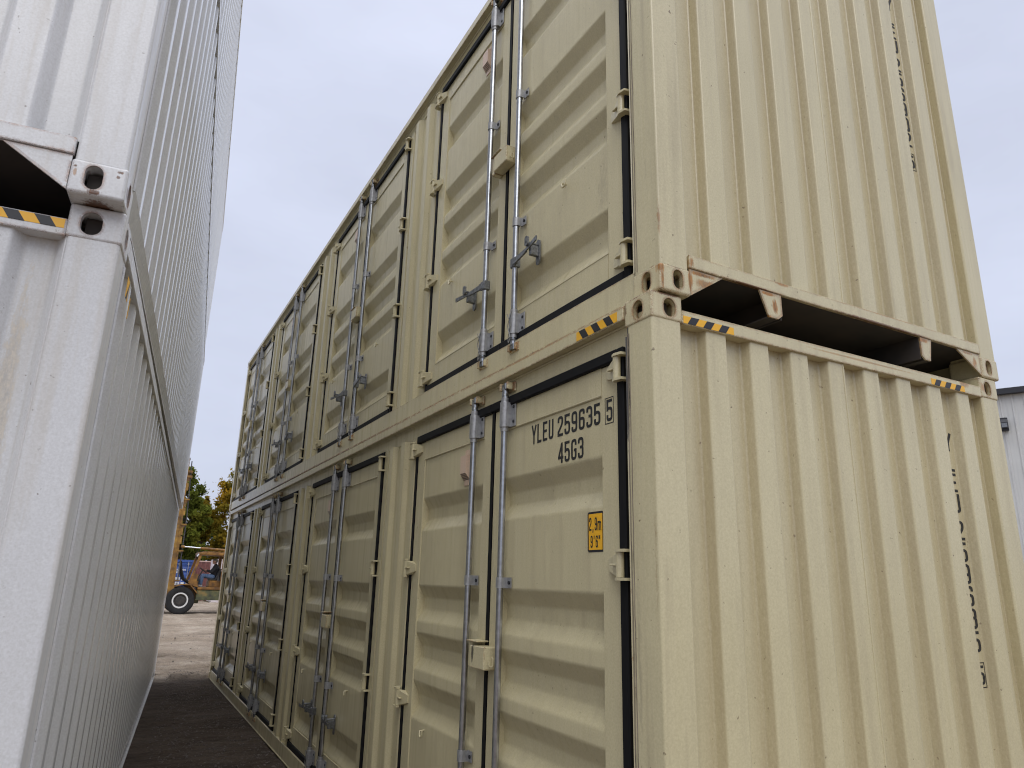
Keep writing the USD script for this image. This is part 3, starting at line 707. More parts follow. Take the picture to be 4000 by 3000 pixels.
# ---- white containers with plain corrugated sides
def white_container(label, loc, rz, stickers):
    FLIP[0] = True
    root = thing('shipping_container', label, 'shipping container', loc, rz, 'white containers stacked three high')
    frame(root, 'white', 'white', 'white', 'white_rusty', 'white_rusty', 0.028, 'white_side')
    prof = [(0.006, 0.160)] + [(q, p) for p, q in corrugation(0.205, L - 0.19, 0.278, 0.068, 0.052, 0.044, outer=0.006)] + [(0.006, L - 0.16)]
    P('side_wall', strip(soft(prof, 0.010, 4), 0.158, 2.820, 'z', 1), 'white_side', root, 28)
    P('top_side_rail', cbox(-0.001, 0.06, 0.172, L - 0.172, 2.818, 2.878, 0.003), 'white', root)
    P('bottom_side_rail', prism([(0.004, 0.162), (0.030, 0.030), (0.030, 0.012), (-0.002, 0.010), (-0.002, 0.0), (0.06, 0.0), (0.06, 0.162)], 0.172, L - 0.172, 'y'), 'white_sill', root)
    P('side_weld', cat(tube([(0.003, 0.171, 0.13), (0.003, 0.171, 2.77)], 0.006, 5), tube([(0.008, 0.190, 0.16), (0.008, 0.190, 2.80)], 0.004, 5)), 'white', root)
    if stickers:
        ef = lambda q, d0, d1: prism(q, -d0, -0.0001, 'y')
        hazard(root, ef, 0.166, 0.446, 2.801, 2.832, 3, 0.0)
        sf = lambda q, d0, d1: prism(q, -0.003 - d0, -0.003, 'x')
        hazard(root, sf, 0.262, 0.33, 2.700, 2.775, 1, 0.0, 'peeling_sticker')
        P('sticker_strip', box(-0.006, -0.004, 0.395, 0.402, 2.66, 2.74), 'yellow', root)
    FLIP[0] = False
    return root


white_container('lowest white container, yellow and black striped sticker on its end rail', (-1.8536, 0.4211, 0), -0.0837, True)
white_container('middle white container, rusty bottom corner casting resting on the lowest white one', (-1.8667, 0.348, H + 0.002), -0.0885, False)
white_container('topmost white container, only its ribbed side seen against the sky', (-1.8650, 0.344, 2 * H + 0.004), -0.0865, False)

# ------------------------------------------------------------------ ground


def axis(parts):
    out = [parts[0][0]]
    for a, b, st in parts:
        n = max(1, int(round((b - a) / st)))
        out += list(np.linspace(a, b, n + 1)[1:])
    return np.array(out)


gx = axis([(-600, -100, 60), (-100, -12, 6), (-12, -2.4, 0.6), (-2.4, 7.0, 0.04), (7.0, 14, 0.35), (14, 60, 4), (60, 600, 60)])
gy = axis([(-600, -60, 60), (-60, -4, 4), (-4, 1.0, 0.5), (1.0, 16.0, 0.04), (16.0, 36, 0.07), (36, 60, 0.3), (60, 120, 5), (120, 700, 60)])
X, Y_ = np.meshgrid(gx, gy, indexing='ij')


def nz(sx_, sy_, oct_, seed):
    return meshkit.fbm(np.stack([X * sx_, Y_ * sy_, np.zeros_like(X)], -1), oct_, seed) - 0.5


yard = np.clip((Y_ - 11.9) / 0.6, 0, 1)
alley = 1 - yard
Z = yard * (0.16 * nz(0.10, 1.1, 3, 1) + 0.16 * nz(0.30, 3.4, 3, 2) * np.clip(nz(0.2, 0.3, 2, 9) + 0.8, 0.2, 1.2) + 0.075 * nz(2, 8, 3, 3) + 0.045 * nz(10, 14, 2, 4))
Z += alley * (0.05 * nz(0.8, 0.5, 3, 5) + 0.035 * nz(5, 6, 3, 6) + 0.028 * nz(14, 14, 2, 7)) - 0.012
Z += 0.05 * np.exp(-((Y_ - 12.35 - 0.2 * nz(0.8, 0.3, 2, 8)) / 0.12) ** 2)
far = np.clip((np.maximum(np.abs(X - 2) - 12, Y_ - 58) / 10), 0, 1)
Z = Z * (1 - far) - 0.02 * far
inside = (((X > -0.03) & (X < 2.5) & (Y_ > -0.05) & (Y_ < 12.25)) | ((X < -1.7 + 0.0885 * np.clip(Y_, 0, 12.4)) & (Y_ < 12.6) & (Y_ > 0.3)))
Z = np.where(inside, np.minimum(Z, -0.006), Z)
nx_, ny_ = X.shape
idx = np.arange(nx_ * ny_).reshape(nx_, ny_)
q = np.stack([idx[:-1, :-1], idx[1:, :-1], idx[1:, 1:], idx[:-1, 1:]], -1).reshape(-1, 4)
M_['dirt'] = usdkit.material(stage, '/World/Looks/yard_dirt', {
    'geo': ('geometry', {}),
    'n1': ('noise_texture', {'scale': 0.55, 'detail': 6, 'roughness': 0.65}),
    'r1': ('rgb_ramp', {'ramp': [(0.28, (0.155, 0.120, 0.093)), (0.5, (0.255, 0.202, 0.160)), (0.72, (0.38, 0.315, 0.262))]}),
    'm2': ('mapping', {'scale': (0.45, 3.2, 1)}), 'n2': ('noise_texture', {'scale': 1.6, 'detail': 6, 'roughness': 0.7}),
    'r2': ('rgb_ramp', {'ramp': [(0.3, (0.62, 0.60, 0.58)), (0.7, (1.25, 1.25, 1.25))]}),
    'mul': ('mix_color', {'blend_type': 'multiply', 'fac': 0.8}),
    'n3': ('noise_texture', {'scale': 38, 'detail': 4, 'roughness': 0.7}),
    'r3': ('rgb_ramp', {'ramp': [(0.35, (0.72, 0.71, 0.70)), (0.65, (1.25, 1.24, 1.22))]}),
    'mul2': ('mix_color', {'blend_type': 'multiply', 'fac': 0.75}),
    'n4': ('noise_texture', {'scale': 16, 'detail': 8, 'roughness': 0.75}),
    'bp': ('bump', {'strength': 0.9, 'distance': 0.03}),
    'sep': ('separate_xyz', {}), 'nw': ('noise_texture', {'scale': 1.4, 'detail': 4}), 'wy': ('math', {'math_type': 'add'}), 'damp_shade': ('map_range', {'from_min': -2.0, 'from_max': 18.0, 'to_min': 0.0, 'to_max': 1.0, 'clamp': True}),
    'soil_shade': ('rgb_ramp', {'ramp': [(0.0, (0.70, 0.69, 0.67)), (0.12, (0.70, 0.69, 0.67)), (0.15, (0.365, 0.345, 0.325)), (0.724, (0.365, 0.345, 0.325)), (0.748, (1.36, 1.40, 1.34)), (1.0, (1.36, 1.40, 1.34))]}), 'mul3': ('mix_color', {'blend_type': 'multiply', 'fac': 1.0}),  # alley soil painted darker for shade and damp, front dimmed to cut bounce
    'm5': ('mapping', {'scale': (0.9, 6.5, 1)}), 'n5': ('noise_texture', {'scale': 1.0, 'detail': 6, 'roughness': 0.65}), 'bp2': ('bump', {'strength': 1.0, 'distance': 0.16}),
    'p': ('principled_bsdf', {'roughness': 0.92, 'specular_ior_level': 0.25}),
}, [('geo.position', 'n1.vector'), ('n1.fac', 'r1.fac'), ('geo.position', 'm2.vector'), ('m2.vector', 'n2.vector'), ('n2.fac', 'r2.fac'), ('r1.color', 'mul.a'), ('r2.color', 'mul.b'),
    ('geo.position', 'n3.vector'), ('n3.fac', 'r3.fac'), ('mul.result', 'mul2.a'), ('r3.color', 'mul2.b'), ('geo.position', 'sep.vector'), ('geo.position', 'nw.vector'), ('sep.y', 'wy.value1'), ('nw.fac', 'wy.value2'), ('wy.value', 'damp_shade.value'), ('damp_shade.result', 'soil_shade.fac'), ('mul2.result', 'mul3.a'), ('soil_shade.color', 'mul3.b'), ('mul3.result', 'p.base_color'),
    ('geo.position', 'm5.vector'), ('m5.vector', 'n5.vector'), ('n5.fac', 'bp2.height'),
    ('geo.position', 'n4.vector'), ('n4.fac', 'bp.height'), ('bp2.normal', 'bp.normal'), ('bp.normal', 'p.normal')], surface='p.BSDF')
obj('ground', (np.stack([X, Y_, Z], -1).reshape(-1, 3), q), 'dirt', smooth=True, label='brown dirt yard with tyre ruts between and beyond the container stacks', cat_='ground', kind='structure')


def ground_z(x, y):
    i = np.clip(np.searchsorted(gx, x), 0, nx_ - 1)
    j = np.clip(np.searchsorted(gy, y), 0, ny_ - 1)
    return Z[i, j]


# loose gravel
stones = UsdGeom.PointInstancer.Define(stage, '/World/gravel')
tag(stones.GetPrim(), 'small loose stones scattered over the dirt of the alley and yard', 'gravel', kind='stuff')
M_['stone'] = mottled('stone', [(0.3, (0.075, 0.06, 0.05)), (0.7, (0.19, 0.16, 0.135))], 30, 0.85)
pr = []
for k in range(3):
    t = trimesh.creation.icosphere(1, 1.0)
    v = t.vertices * (0.75 + 0.5 * meshkit.noise(t.vertices * 1.7 + k * 9, k)[:, None]) * [1, 0.8, 0.6]
    usdkit.mesh(stage, f'/World/gravel/stone_{k + 1:03d}', (v, t.faces), M_['stone'], 40)
    pr.append(f'/World/gravel/stone_{k + 1:03d}')
pts, sc = [], []
while len(pts) < 5200:
    a = rng.random()
    if a < 0.93:
        x, y = rng.uniform(-1.7, 0.0), rng.uniform(2.5, 13)
        if x < -1.80 + 0.0885 * y + 0.05 or x > -0.01:
            continue
        s = 0.004 + 0.010 * rng.random() ** 3
    else:
        x, y = rng.uniform(-2, 4.5), rng.uniform(12.6, 33)
        s = 0.008 + 0.022 * rng.random() ** 4
    pts.append((x, y, ground_z(x, y) + s * 0.2)); sc.append(s)
stones.CreatePrototypesRel().SetTargets(pr)
stones.CreateProtoIndicesAttr(Vt.IntArray.FromNumpy(rng.integers(0, 3, len(pts)).astype(np.int32)))
stones.CreatePositionsAttr(Vt.Vec3fArray.FromNumpy(np.array(pts, np.float32)))
stones.CreateScalesAttr(Vt.Vec3fArray.FromNumpy(np.repeat(np.array(sc, np.float32)[:, None], 3, 1)))
ang = rng.uniform(0, 2 * np.pi, len(pts))
stones.CreateOrientationsAttr(Vt.QuathArray([Gf.Quath(float(math.cos(a / 2)), 0, 0, float(math.sin(a / 2))) for a in ang]))

# ------------------------------------------------------------------ forklift
M_['fork_orange'] = mottled('worn_orange_paint', [(0.30, (0.06, 0.032, 0.014)), (0.50, (0.19, 0.088, 0.016)), (0.7, (0.34, 0.165, 0.024))], 4.0, 0.55)
M_['fork_yellow'] = mottled('worn_yellow_paint', [(0.3, (0.07, 0.038, 0.016)), (0.50, (0.22, 0.115, 0.022)), (0.7, (0.40, 0.225, 0.035))], 3.0, 0.55)
M_['fork_olive'] = mottled('oily_chassis_paint', [(0.3, (0.035, 0.035, 0.025)), (0.5, (0.09, 0.095, 0.04)), (0.7, (0.26, 0.17, 0.05))], 3.0, 0.5)
M_['tyre'] = mottled('tyre_rubber', [(0.3, (0.006, 0.006, 0.006)), (0.7, (0.018, 0.017, 0.016))], 9, 0.8)
M_['rim_white'] = plain('rim_white', (0.70, 0.69, 0.66), 0.5)
M_['dark_steel'] = mottled('dark_greasy_steel', [(0.3, (0.02, 0.02, 0.02)), (0.7, (0.07, 0.06, 0.05))], 6, 0.5)
M_['chrome'] = plain('chrome_rod', (0.85, 0.86, 0.88), 0.15, 1.0)
M_['steel_rope'] = plain('steel_rope', (0.10, 0.10, 0.11), 0.5, 0.5)
FX, FY = 1.04, 34.16
fl = thing('forklift', 'big worn orange forklift driving past the end of the alley, seen side on', 'forklift', (FX, FY, 0.0))


def uzprism(p, v0, v1):
    return prism(p, v0, v1, 'y')


def lathe(prof, cx, cz, v0, n=40):
    """Revolves (radius, v) points about the axle through (cx, cz)."""
    prof = np.array(prof, float)
    a = np.arange(n) / n * 2 * np.pi
    v = np.stack([cx + prof[:, 0][:, None] * np.cos(a), np.repeat((v0 + prof[:, 1])[:, None], n, 1), cz + prof[:, 0][:, None] * np.sin(a)], -1).reshape(-1, 3)
    f = []
    for i in range(len(prof) - 1):
        for j in range(n):
            p, p2 = i * n + j, i * n + (j + 1) % n
            f += [[p, p2, p2 + n], [p, p2 + n, p + n]]
    return tm(v, f)


def wheel(cx, v0, sgn, r=0.61, w=0.36):
    t = [(0.34 * r / 0.61, 0.05), (0.40 * r / 0.61, 0.015), (0.52 * r / 0.61, 0.0), (0.585 * r / 0.61, 0.03), (r, 0.09), (r, w - 0.09), (0.585 * r / 0.61, w - 0.03), (0.52 * r / 0.61, w), (0.34 * r / 0.61, w - 0.05)]
    k = r / 0.61
    rim = [(0.34 * k, 0.05), (0.335 * k, 0.035), (0.285 * k, 0.035), (0.275 * k, 0.06)]
    hubp = [(0.278 * k, 0.058), (0.265 * k, 0.11), (0.20 * k, 0.12), (0.19 * k, 0.07), (0.0, 0.06)]
    z0 = r - 0.03
    if sgn < 0:
        t, rim, hubp = [[(a, w - b) for a, b in p] for p in (t, rim, hubp)]
    wl = obj('wheel', lathe(t, cx, z0, v0), 'tyre', fl, 35)
    obj('rim_ring', lathe(rim, cx, z0, v0), 'rim_white', wl, 35)
    nuts = [cyl((cx + 0.13 * k * math.cos(a), v0 + (0.05 if sgn > 0 else w - 0.05), z0 + 0.13 * k * math.sin(a)), (cx + 0.13 * k * math.cos(a), v0 + (0.08 if sgn > 0 else w - 0.08), z0 + 0.13 * k * math.sin(a)), 0.018, 6) for a in np.arange(8) / 8 * 2 * np.pi]
    obj('hub', cat(lathe(hubp, cx, z0, v0), *nuts), 'dark_steel', wl, 35)


wheel(0.0, 0.0, 1); wheel(0.0, 1.55, -1); wheel(2.75, 0.12, 1, 0.5, 0.3); wheel(2.75, 1.5, -1, 0.5, 0.3)
obj('chassis', cat(cbox(0.64, 2.2, 0.06, 1.85, 0.62, 1.03, 0.02), cbox(-0.2, 0.8, 0.4, 1.5, 0.45, 0.95, 0.02), box(0.62, 1.7, 0.03, 0.06, 0.60, 0.635), tube([(0.95, 0.1, 0.62), (1.05, 0.1, 0.55), (1.3, 0.1, 0.56)], 0.02, 6)), 'fork_olive', fl)
obj('counterweight', hull([(x, y, z) for x in (2.2, 3.35) for y in (0.15, 1.76) for z in (0.6, 1.5)] + [(2.2, y, 1.9) for y in (0.2, 1.7)] + [(3.5, y, 0.9) for y in (0.4, 1.5)]), 'fork_orange', fl)
obj('cab_floor', cbox(0.66, 2.2, 0.04, 1.87, 1.06, 1.17, 0.01), 'fork_orange', fl)
obj('fender', cat(uzprism([(-0.30, 1.20), (-0.05, 1.29), (0.34, 1.29), (0.70, 0.90), (0.66, 0.88), (0.33, 1.25), (-0.05, 1.25), (-0.30, 1.16)], -0.02, 0.42), uzprism([(-0.05, 1.25), (0.33, 1.25), (0.66, 0.9), (0.66, 0.62), (0.6, 0.62), (0.45, 1.0), (0.1, 1.2)], 0.38, 0.41)), 'fork_orange', fl)
cabf = obj('cab_frame', cat(uzprism([(0.56, 2.60), (0.67, 2.60), (0.40, 1.55), (0.30, 1.30), (0.24, 1.36)], 0.06, 0.16), uzprism([(0.56, 2.60), (0.67, 2.60), (0.40, 1.55), (0.30, 1.30), (0.24, 1.36)], 1.74, 1.84),
                    uzprism([(0.30, 1.28), (0.62, 1.17), (0.70, 1.17), (0.58, 1.42), (0.62, 1.72), (0.50, 1.78), (0.38, 1.55)], 0.055, 0.10),
                    cbox(1.60, 1.74, 0.06, 0.18, 1.17, 2.62, 0.01), cbox(1.60, 1.74, 1.70, 1.84, 1.17, 2.62, 0.01), cbox(0.30, 0.66, 0.2, 1.7, 1.17, 1.45, 0.02)), 'fork_orange', fl)
obj('cab_roof', cat(cbox(0.54, 2.0, 0.02, 1.88, 2.60, 2.72, 0.015), cbox(0.75, 1.9, 0.3, 1.6, 2.72, 2.77, 0.01)), 'fork_orange', fl)
obj('dashboard', cat(cbox(0.50, 0.70, 0.25, 1.6, 1.17, 1.62, 0.02), cbox(1.62, 1.72, 0.25, 1.6, 1.17, 1.9, 0.02)), 'dark_steel', fl)
obj('engine_cover', cat(cbox(1.15, 1.62, 0.35, 1.55, 1.17, 1.46, 0.02)), 'fork_orange', fl)
obj('work_light', cat(cyl((0.46, 0.10, 2.52), (0.53, 0.10, 2.63), 0.05, 10)), 'chrome', fl)
tc = obj('tilt_cylinder', cat(cyl((0.55, 0.12, 2.90), (1.75, 0.12, 2.84), 0.055, 12), cbox(1.6, 1.8, 0.06, 0.2, 2.7, 2.86, 0.01)), 'fork_orange', fl, 40)
obj('cylinder_rod', cyl((-0.22, 0.12, 2.94), (0.56, 0.12, 2.90), 0.030, 12), 'chrome', tc, 40)
obj('rod_eye', cyl((-0.28, 0.12, 2.945), (-0.12, 0.12, 2.935), 0.055, 10), 'fork_yellow', tc)
obj('seat', cat(cbox(1.12, 1.52, 0.62, 1.06, 1.46, 1.56, 0.03), hull([(1.46, 0.62, 1.5), (1.46, 1.06, 1.5), (1.58, 0.62, 2.0), (1.58, 1.06, 2.0), (1.52, 0.62, 1.5), (1.66, 1.06, 2.0), (1.66, 0.62, 2.0), (1.56, 1.06, 1.5)])), 'dark_steel', fl)
a = np.linspace(0, 2 * np.pi, 21)
ctr, ax1, ax2 = np.array([0.86, 0.84, 1.93]), np.array([0, 1.0, 0]), np.array([0.72, 0, -0.52]) / np.hypot(0.72, 0.52)
sw = obj('steering_wheel', tube([ctr + 0.21 * (math.cos(t) * ax1 + math.sin(t) * ax2) for t in a], 0.016, 6), 'dark_steel', fl)
obj('steering_column', cat(cyl(ctr, (0.62, 0.84, 1.45), 0.03, 8), cyl(ctr - 0.2 * ax2, ctr + 0.2 * ax2, 0.012, 6)), 'dark_steel', sw)
# mast, leaning back a little; two rails with cross plates, chains and hoses
lean = -0.022


def mastbox(u0, u1, v0, v1, z0, z1, m='fork_yellow'):
    return hull([(u + lean * (z - 2.7), v, z) for u in (u0, u1) for v in (v0, v1) for z in (z0, z1)])


mast = obj('mast', cat(*[mastbox(-0.80, -0.36, v, v + 0.05, 0.3, 7.0) for v in (0.20, 1.52)], *[mastbox(-0.42, -0.34, v, v + 0.16, 0.3, 7.0) for v in (0.16, 1.50)], *[mastbox(-0.80, -0.72, v, v + 0.16, 0.3, 7.0) for v in (0.16, 1.50)],
                       *[mastbox(-0.36, -0.27, 0.14, 0.34, z, z + 0.35) for z in (3.05, 3.45, 4.35, 4.75, 5.5)]), 'fork_yellow', fl)
for z in (6.33, 6.10, 5.05, 3.90, 2.72, 1.4):
    obj('cross_plate', mastbox(-0.40, -0.15, 0.10, 1.75, z, z + (0.10 if z > 6 else 0.06)), 'fork_yellow', mast)
obj('sheave', cyl((-0.50, 0.3, 6.98), (-0.50, 0.42, 6.98), 0.10, 16), 'dark_steel', mast)
for v in (0.26, 0.40):
    obj('lift_chain', tube([(-0.24 + lean * 4.2, v, 6.9), (-0.20, v, 4.2), (-0.19, v, 1.4)], 0.022, 6), 'steel_rope', mast)
obj('hydraulic_hose', cat(*[tube([(-0.17, v, 2.3), (-0.15 + k, v, 1.85), (-0.02 + k, v, 1.52), (0.20 + k, v, 1.38), (0.42, v, 1.30)], 0.045, 8) for v, k in ((0.5, 0.0), (0.62, 0.04), (0.45, 0.08))]), 'tyre', fl, 40)
obj('fork_carriage', cat(cbox(-1.0, -0.86, 0.1, 1.8, 0.5, 1.5, 0.02)), 'dark_steel', fl)
for v in (0.35, 1.35):
    obj('fork_tine', cat(cbox(-1.08, -1.0, v, v + 0.18, 0.2, 1.4, 0.01), hull([(-1.08, v, 0.2), (-1.08, v + 0.18, 0.2), (-1.08, v, 0.28), (-1.08, v + 0.18, 0.28), (-2.5, v + 0.03, 0.2), (-2.5, v + 0.15, 0.2), (-2.5, v + 0.03, 0.22), (-2.5, v + 0.15, 0.22)])), 'dark_steel', fl)

# ------------------------------------------------------------------ driver
M_['skin'] = plain('skin', (0.48, 0.27, 0.19), 0.55)
M_['jacket'] = plain('black_jacket', (0.016, 0.016, 0.019), 0.8)
M_['jeans'] = mottled('blue_jeans', [(0.3, (0.06, 0.10, 0.19)), (0.7, (0.16, 0.24, 0.38))], 14, 0.85)
M_['cap'] = mottled('camouflage_cap', [(0.3, (0.09, 0.09, 0.07)), (0.7, (0.30, 0.29, 0.25))], 25, 0.85)
M_['shoe'] = plain('pale_shoe', (0.55, 0.53, 0.50), 0.7)
M_['hair'] = plain('grey_hair', (0.16, 0.14, 0.13), 0.7)


def body(bones, edge=0.02, it=6):
    parts = []
    for (p, r), (q_, s) in bones:
        parts.append(m3.Manifold.batch_hull([m3.Manifold.sphere(r, 14).translate(tuple(map(float, p))), m3.Manifold.sphere(s, 14).translate(tuple(map(float, q_)))]))
    u = m3.Manifold.batch_boolean(parts, m3.OpType.Add).refine_to_length(edge)
    a = u.to_mesh()
    t = trimesh.Trimesh(np.array(a.vert_properties[:, :3]), np.array(a.tri_verts), process=True)
    trimesh.smoothing.filter_taubin(t, iterations=it)
    return t


J = dict(hip=(1.33, 0.84, 1.66), waist=(1.37, 0.84, 1.80), chest=(1.42, 0.84, 2.02), neck=(1.39, 0.84, 2.20), head=(1.34, 0.84, 2.335))
bones, jac, jea = [], [], []
bones += [((J['hip'], 0.13), (J['waist'], 0.12)), ((J['waist'], 0.12), (J['chest'], 0.135)), ((J['chest'], 0.10), (J['neck'], 0.052)), ((J['neck'], 0.052), (J['head'], 0.06)),
          ((J['head'], 0.094), ((1.35, 0.84, 2.375), 0.097)), (((1.29, 0.84, 2.275), 0.052), (J['head'], 0.08)), (((1.245, 0.84, 2.325), 0.014), ((1.262, 0.84, 2.35), 0.016))]
jac += [((J['hip'], 0.155), (J['waist'], 0.15)), ((J['waist'], 0.15), (J['chest'], 0.165)), ((J['chest'], 0.13), ((1.40, 0.84, 2.17), 0.075))]
jea += [((J['hip'], 0.15), ((1.24, 0.84, 1.62), 0.135))]
shoes, hands = [], []
for sg in (-1, 1):
    sh = (1.42, 0.84 + 0.19 * sg, 2.09); el = (1.24, 0.84 + 0.24 * sg, 1.86); wr = (1.04, 0.84 + 0.13 * sg, 1.915)
    hp = (1.30, 0.84 + 0.10 * sg, 1.63); kn = (0.87, 0.84 + 0.13 * sg, 1.68 - 0.01 * sg); an = (0.84 - 0.05 * (sg > 0), 0.84 + 0.12 * sg, 1.26)
    bones += [((J['chest'], 0.09), (sh, 0.07)), ((sh, 0.06), (el, 0.045)), ((el, 0.043), (wr, 0.030)), ((hp, 0.095), (kn, 0.06)), ((kn, 0.058), (an, 0.042)),
              ((an, 0.042), ((an[0] - 0.15, an[1], 1.21), 0.032)), ((wr, 0.03), ((0.985, wr[1] - 0.01 * sg, 1.93), 0.032))]
    for k in range(4):
        fy = wr[1] + sg * (0.02 - 0.016 * k)
        bones += [(((0.985, fy, 1.93), 0.011), ((0.945, fy - 0.004 * sg, 1.945), 0.0095)), (((0.945, fy - 0.004 * sg, 1.945), 0.0095), ((0.945, fy - 0.006 * sg, 1.915), 0.008))]
    bones += [(((1.0, wr[1] - 0.03 * sg, 1.94), 0.012), ((0.955, wr[1] - 0.045 * sg, 1.955), 0.010))]
    jac += [((J['chest'], 0.12), (sh, 0.09)), ((sh, 0.085), (el, 0.066)), ((el, 0.064), (wr, 0.045))]
    jea += [((J['hip'], 0.13), (hp, 0.115)), ((hp, 0.115), (kn, 0.082)), ((kn, 0.08), ((an[0], an[1], 1.30), 0.062))]
    shoes += [(((an[0] + 0.03, an[1], 1.225), 0.05), ((an[0] - 0.17, an[1], 1.215), 0.042))]
dr = thing('person', 'driver in dark jacket and blue jeans seated at the wheel of the forklift', 'person', (FX, FY, 0))
bd = obj('body', body(bones, 0.012, 4), 'skin', dr, True)
obj('jacket', body(jac, 0.02), 'jacket', dr, True)
obj('jeans', body(jea, 0.02), 'jeans', dr, True)
obj('shoe', body(shoes[:1], 0.02), 'shoe', dr, True)
obj('shoe', body(shoes[1:], 0.02), 'shoe', dr, True)
capm = trimesh.creation.icosphere(3, 1.0)
cv = capm.vertices.copy(); cv[:, 2] = np.maximum(cv[:, 2], -0.12)
cv = cv * [0.118, 0.108, 0.105] + [1.355, 0.84, 2.375]
visor = hull([(1.26, 0.84 + dy, 2.372 + dz) for dy in (-0.075, 0.075) for dz in (0, 0.008)] + [(1.165, 0.84 + dy, 2.352 + dz) for dy in (-0.05, 0.05) for dz in (0, 0.008)])
obj('cap', cat(tm(cv, capm.faces), visor), 'cap', dr, 40)
hv = capm.vertices * [0.105, 0.100, 0.10] + [1.37, 0.84, 2.345]
obj('hair', tm(np.where((hv[:, :1] > 1.345), hv, (hv - [1.35, 0.84, 2.35]) * 0.6 + [1.36, 0.84, 2.35]), capm.faces), 'hair', dr, 40)
obj('eye', cat(*[trimesh.creation.icosphere(1, 0.010).apply_translation((1.252, 0.84 + 0.034 * s, 2.345)) for s in (-1, 1)]), 'black', dr)
obj('ear', cat(*[hull([(1.35 + dx, 0.84 + s * (0.092 + dy), 2.33 + dz) for dx in (-0.015, 0.02) for dy in (0, 0.014) for dz in (-0.03, 0.028)]) for s in (-1, 1)]), 'skin', dr)

# ------------------------------------------------------------------ far containers
M_['blue'] = mottled('blue_container_paint', [(0.3, (0.022, 0.055, 0.20)), (0.7, (0.035, 0.09, 0.32))], 2, 0.45)
M_['red'] = mottled('red_container_paint', [(0.3, (0.15, 0.055, 0.045)), (0.7, (0.24, 0.095, 0.08))], 2, 0.55)
M_['red_rail'] = plain('pink_faded_rail', (0.55, 0.36, 0.30), 0.6)
M_['pale'] = mottled('pale_container_paint', [(0.3, (0.50, 0.44, 0.44)), (0.7, (0.66, 0.60, 0.60))], 2, 0.55)
M_['white_mark'] = plain('white_lettering', (0.8, 0.8, 0.8), 0.5)


def far_container(name, label, x0, y0, wx, dy, h, mat, railmat, doors):
    r = thing(name, label, 'shipping container', (x0, y0, 0), 0, None)
    if doors:
        pr_ = []
        for z in (0.35, 0.8, 1.25, 1.7, 2.1):
            pr_ += [(0.05, z), (0.09, z + 0.06), (0.09, z + 0.16), (0.05, z + 0.22)]
        for k, (a_, b_) in enumerate(((0.10, wx / 2 - 0.015), (wx / 2 + 0.015, wx - 0.10))):
            d = obj('door', cat(strip([(0.05, 0.16)] + pr_ + [(0.05, h - 0.16)], a_, b_, 'x')), mat, r)
            for f in (0.25, 0.75):
                xb = a_ + (b_ - a_) * f
                obj('locking_bar', cat(cyl((xb, 0.0, 0.12), (xb, 0.0, h - 0.10), 0.026, 8), *[cbox(xb - 0.05, xb + 0.05, -0.03, 0.04, z - 0.05, z + 0.05) for z in (0.25, 1.1, h - 0.28)]), 'galv', d)
        obj('door_frame', cat(cbox(0, 0.1, 0, 0.2, 0, h), cbox(wx - 0.1, wx, 0, 0.2, 0, h), cbox(0.1, wx - 0.1, 0, 0.15, h - 0.15, h), cbox(0.1, wx - 0.1, 0, 0.15, 0, 0.15)), mat, r)
        obj('number', cat(text_at('APRU', 0.11, 0.42, (wx / 2 - 0.60, 0.036, 1.93), 'end'), text_at('507309', 0.11, 0.62, (wx / 2 + 0.10, 0.036, 1.93), 'end'), text_at('8', 0.11, 0.08, (wx - 0.24, 0.036, 1.93), 'end'), text_at('45G1', 0.11, 0.42, (wx / 2 + 0.12, 0.036, 1.77), 'end')), 'white_mark', r)
        obj('weight_table', cat(*[box(wx / 2 + u, wx / 2 + u + w_, 0.030, 0.034, z, z + 0.045) for z in (1.45, 1.38, 1.31, 1.16, 1.09, 1.02) for u, w_ in ((0.12, 0.32), (0.52, 0.20), (-0.78, 0.18), (-0.50, 0.26))]), 'white_mark', r)
        obj('warning_sticker', box(wx / 2 + 0.12, wx / 2 + 0.62, 0.026, 0.030, 0.62, 0.90), 'yellow', r)
    else:
        pf = [(x, 0.02 + y) for x, y in corrugation(0.16, wx - 0.16, 0.278, 0.072, 0.068, 0.036)]
        obj('side_wall', strip(pf, 0.14, h - 0.08, 'z'), mat, r)
        for a_, b_ in ((0, 0.16), (wx - 0.16, wx)):
            obj('corner_post', cbox(a_, b_, 0, 0.16, 0, h - 0.001), mat, r)
        obj('top_rail', cbox(0.16, wx - 0.16, 0, 0.06, h - 0.085, h - 0.01), railmat, r)
        obj('bottom_rail', cbox(0.16, wx - 0.16, 0, 0.06, 0, 0.15), mat, r)
    obj('shell', box(0.01, wx - 0.01, 0.10, dy, 0.02, h - 0.02), mat, r)


far_container('shipping_container', 'blue container behind the forklift, its locked doors facing the alley', 0.42, 50.5, 2.44, 6.06, 2.62, 'blue', 'blue', True)
far_container('shipping_container', 'dark red corrugated container beside the blue container, behind the forklift cab', 2.96, 51.5, 6.06, 2.44, 2.62, 'red', 'red_rail', False)
far_container('shipping_container', 'pale pinkish grey container seen through the forklift cab behind the driver', 3.86, 48.2, 6.06, 2.44, 2.70, 'pale', 'pale', False)

# ------------------------------------------------------------------ metal building on the right
M_['siding'] = paint('building_siding', (0.60, 0.60, 0.575), rough=0.5, grime=(0.25, 0.25, 0.26), grime_amt=0.25, speck=0.0)
M_['trim'] = plain('black_trim', (0.018, 0.018, 0.022), 0.45)
bd_ = math.radians(64.5)
bc = CAM + 26.0 * np.array([math.sin(bd_), math.cos(bd_), 0]) - [0, 0, CAM[2]]
bl = thing('metal_building', 'grey ribbed metal building with black eave trim, right of the tan containers', 'building', tuple(bc), -bd_)
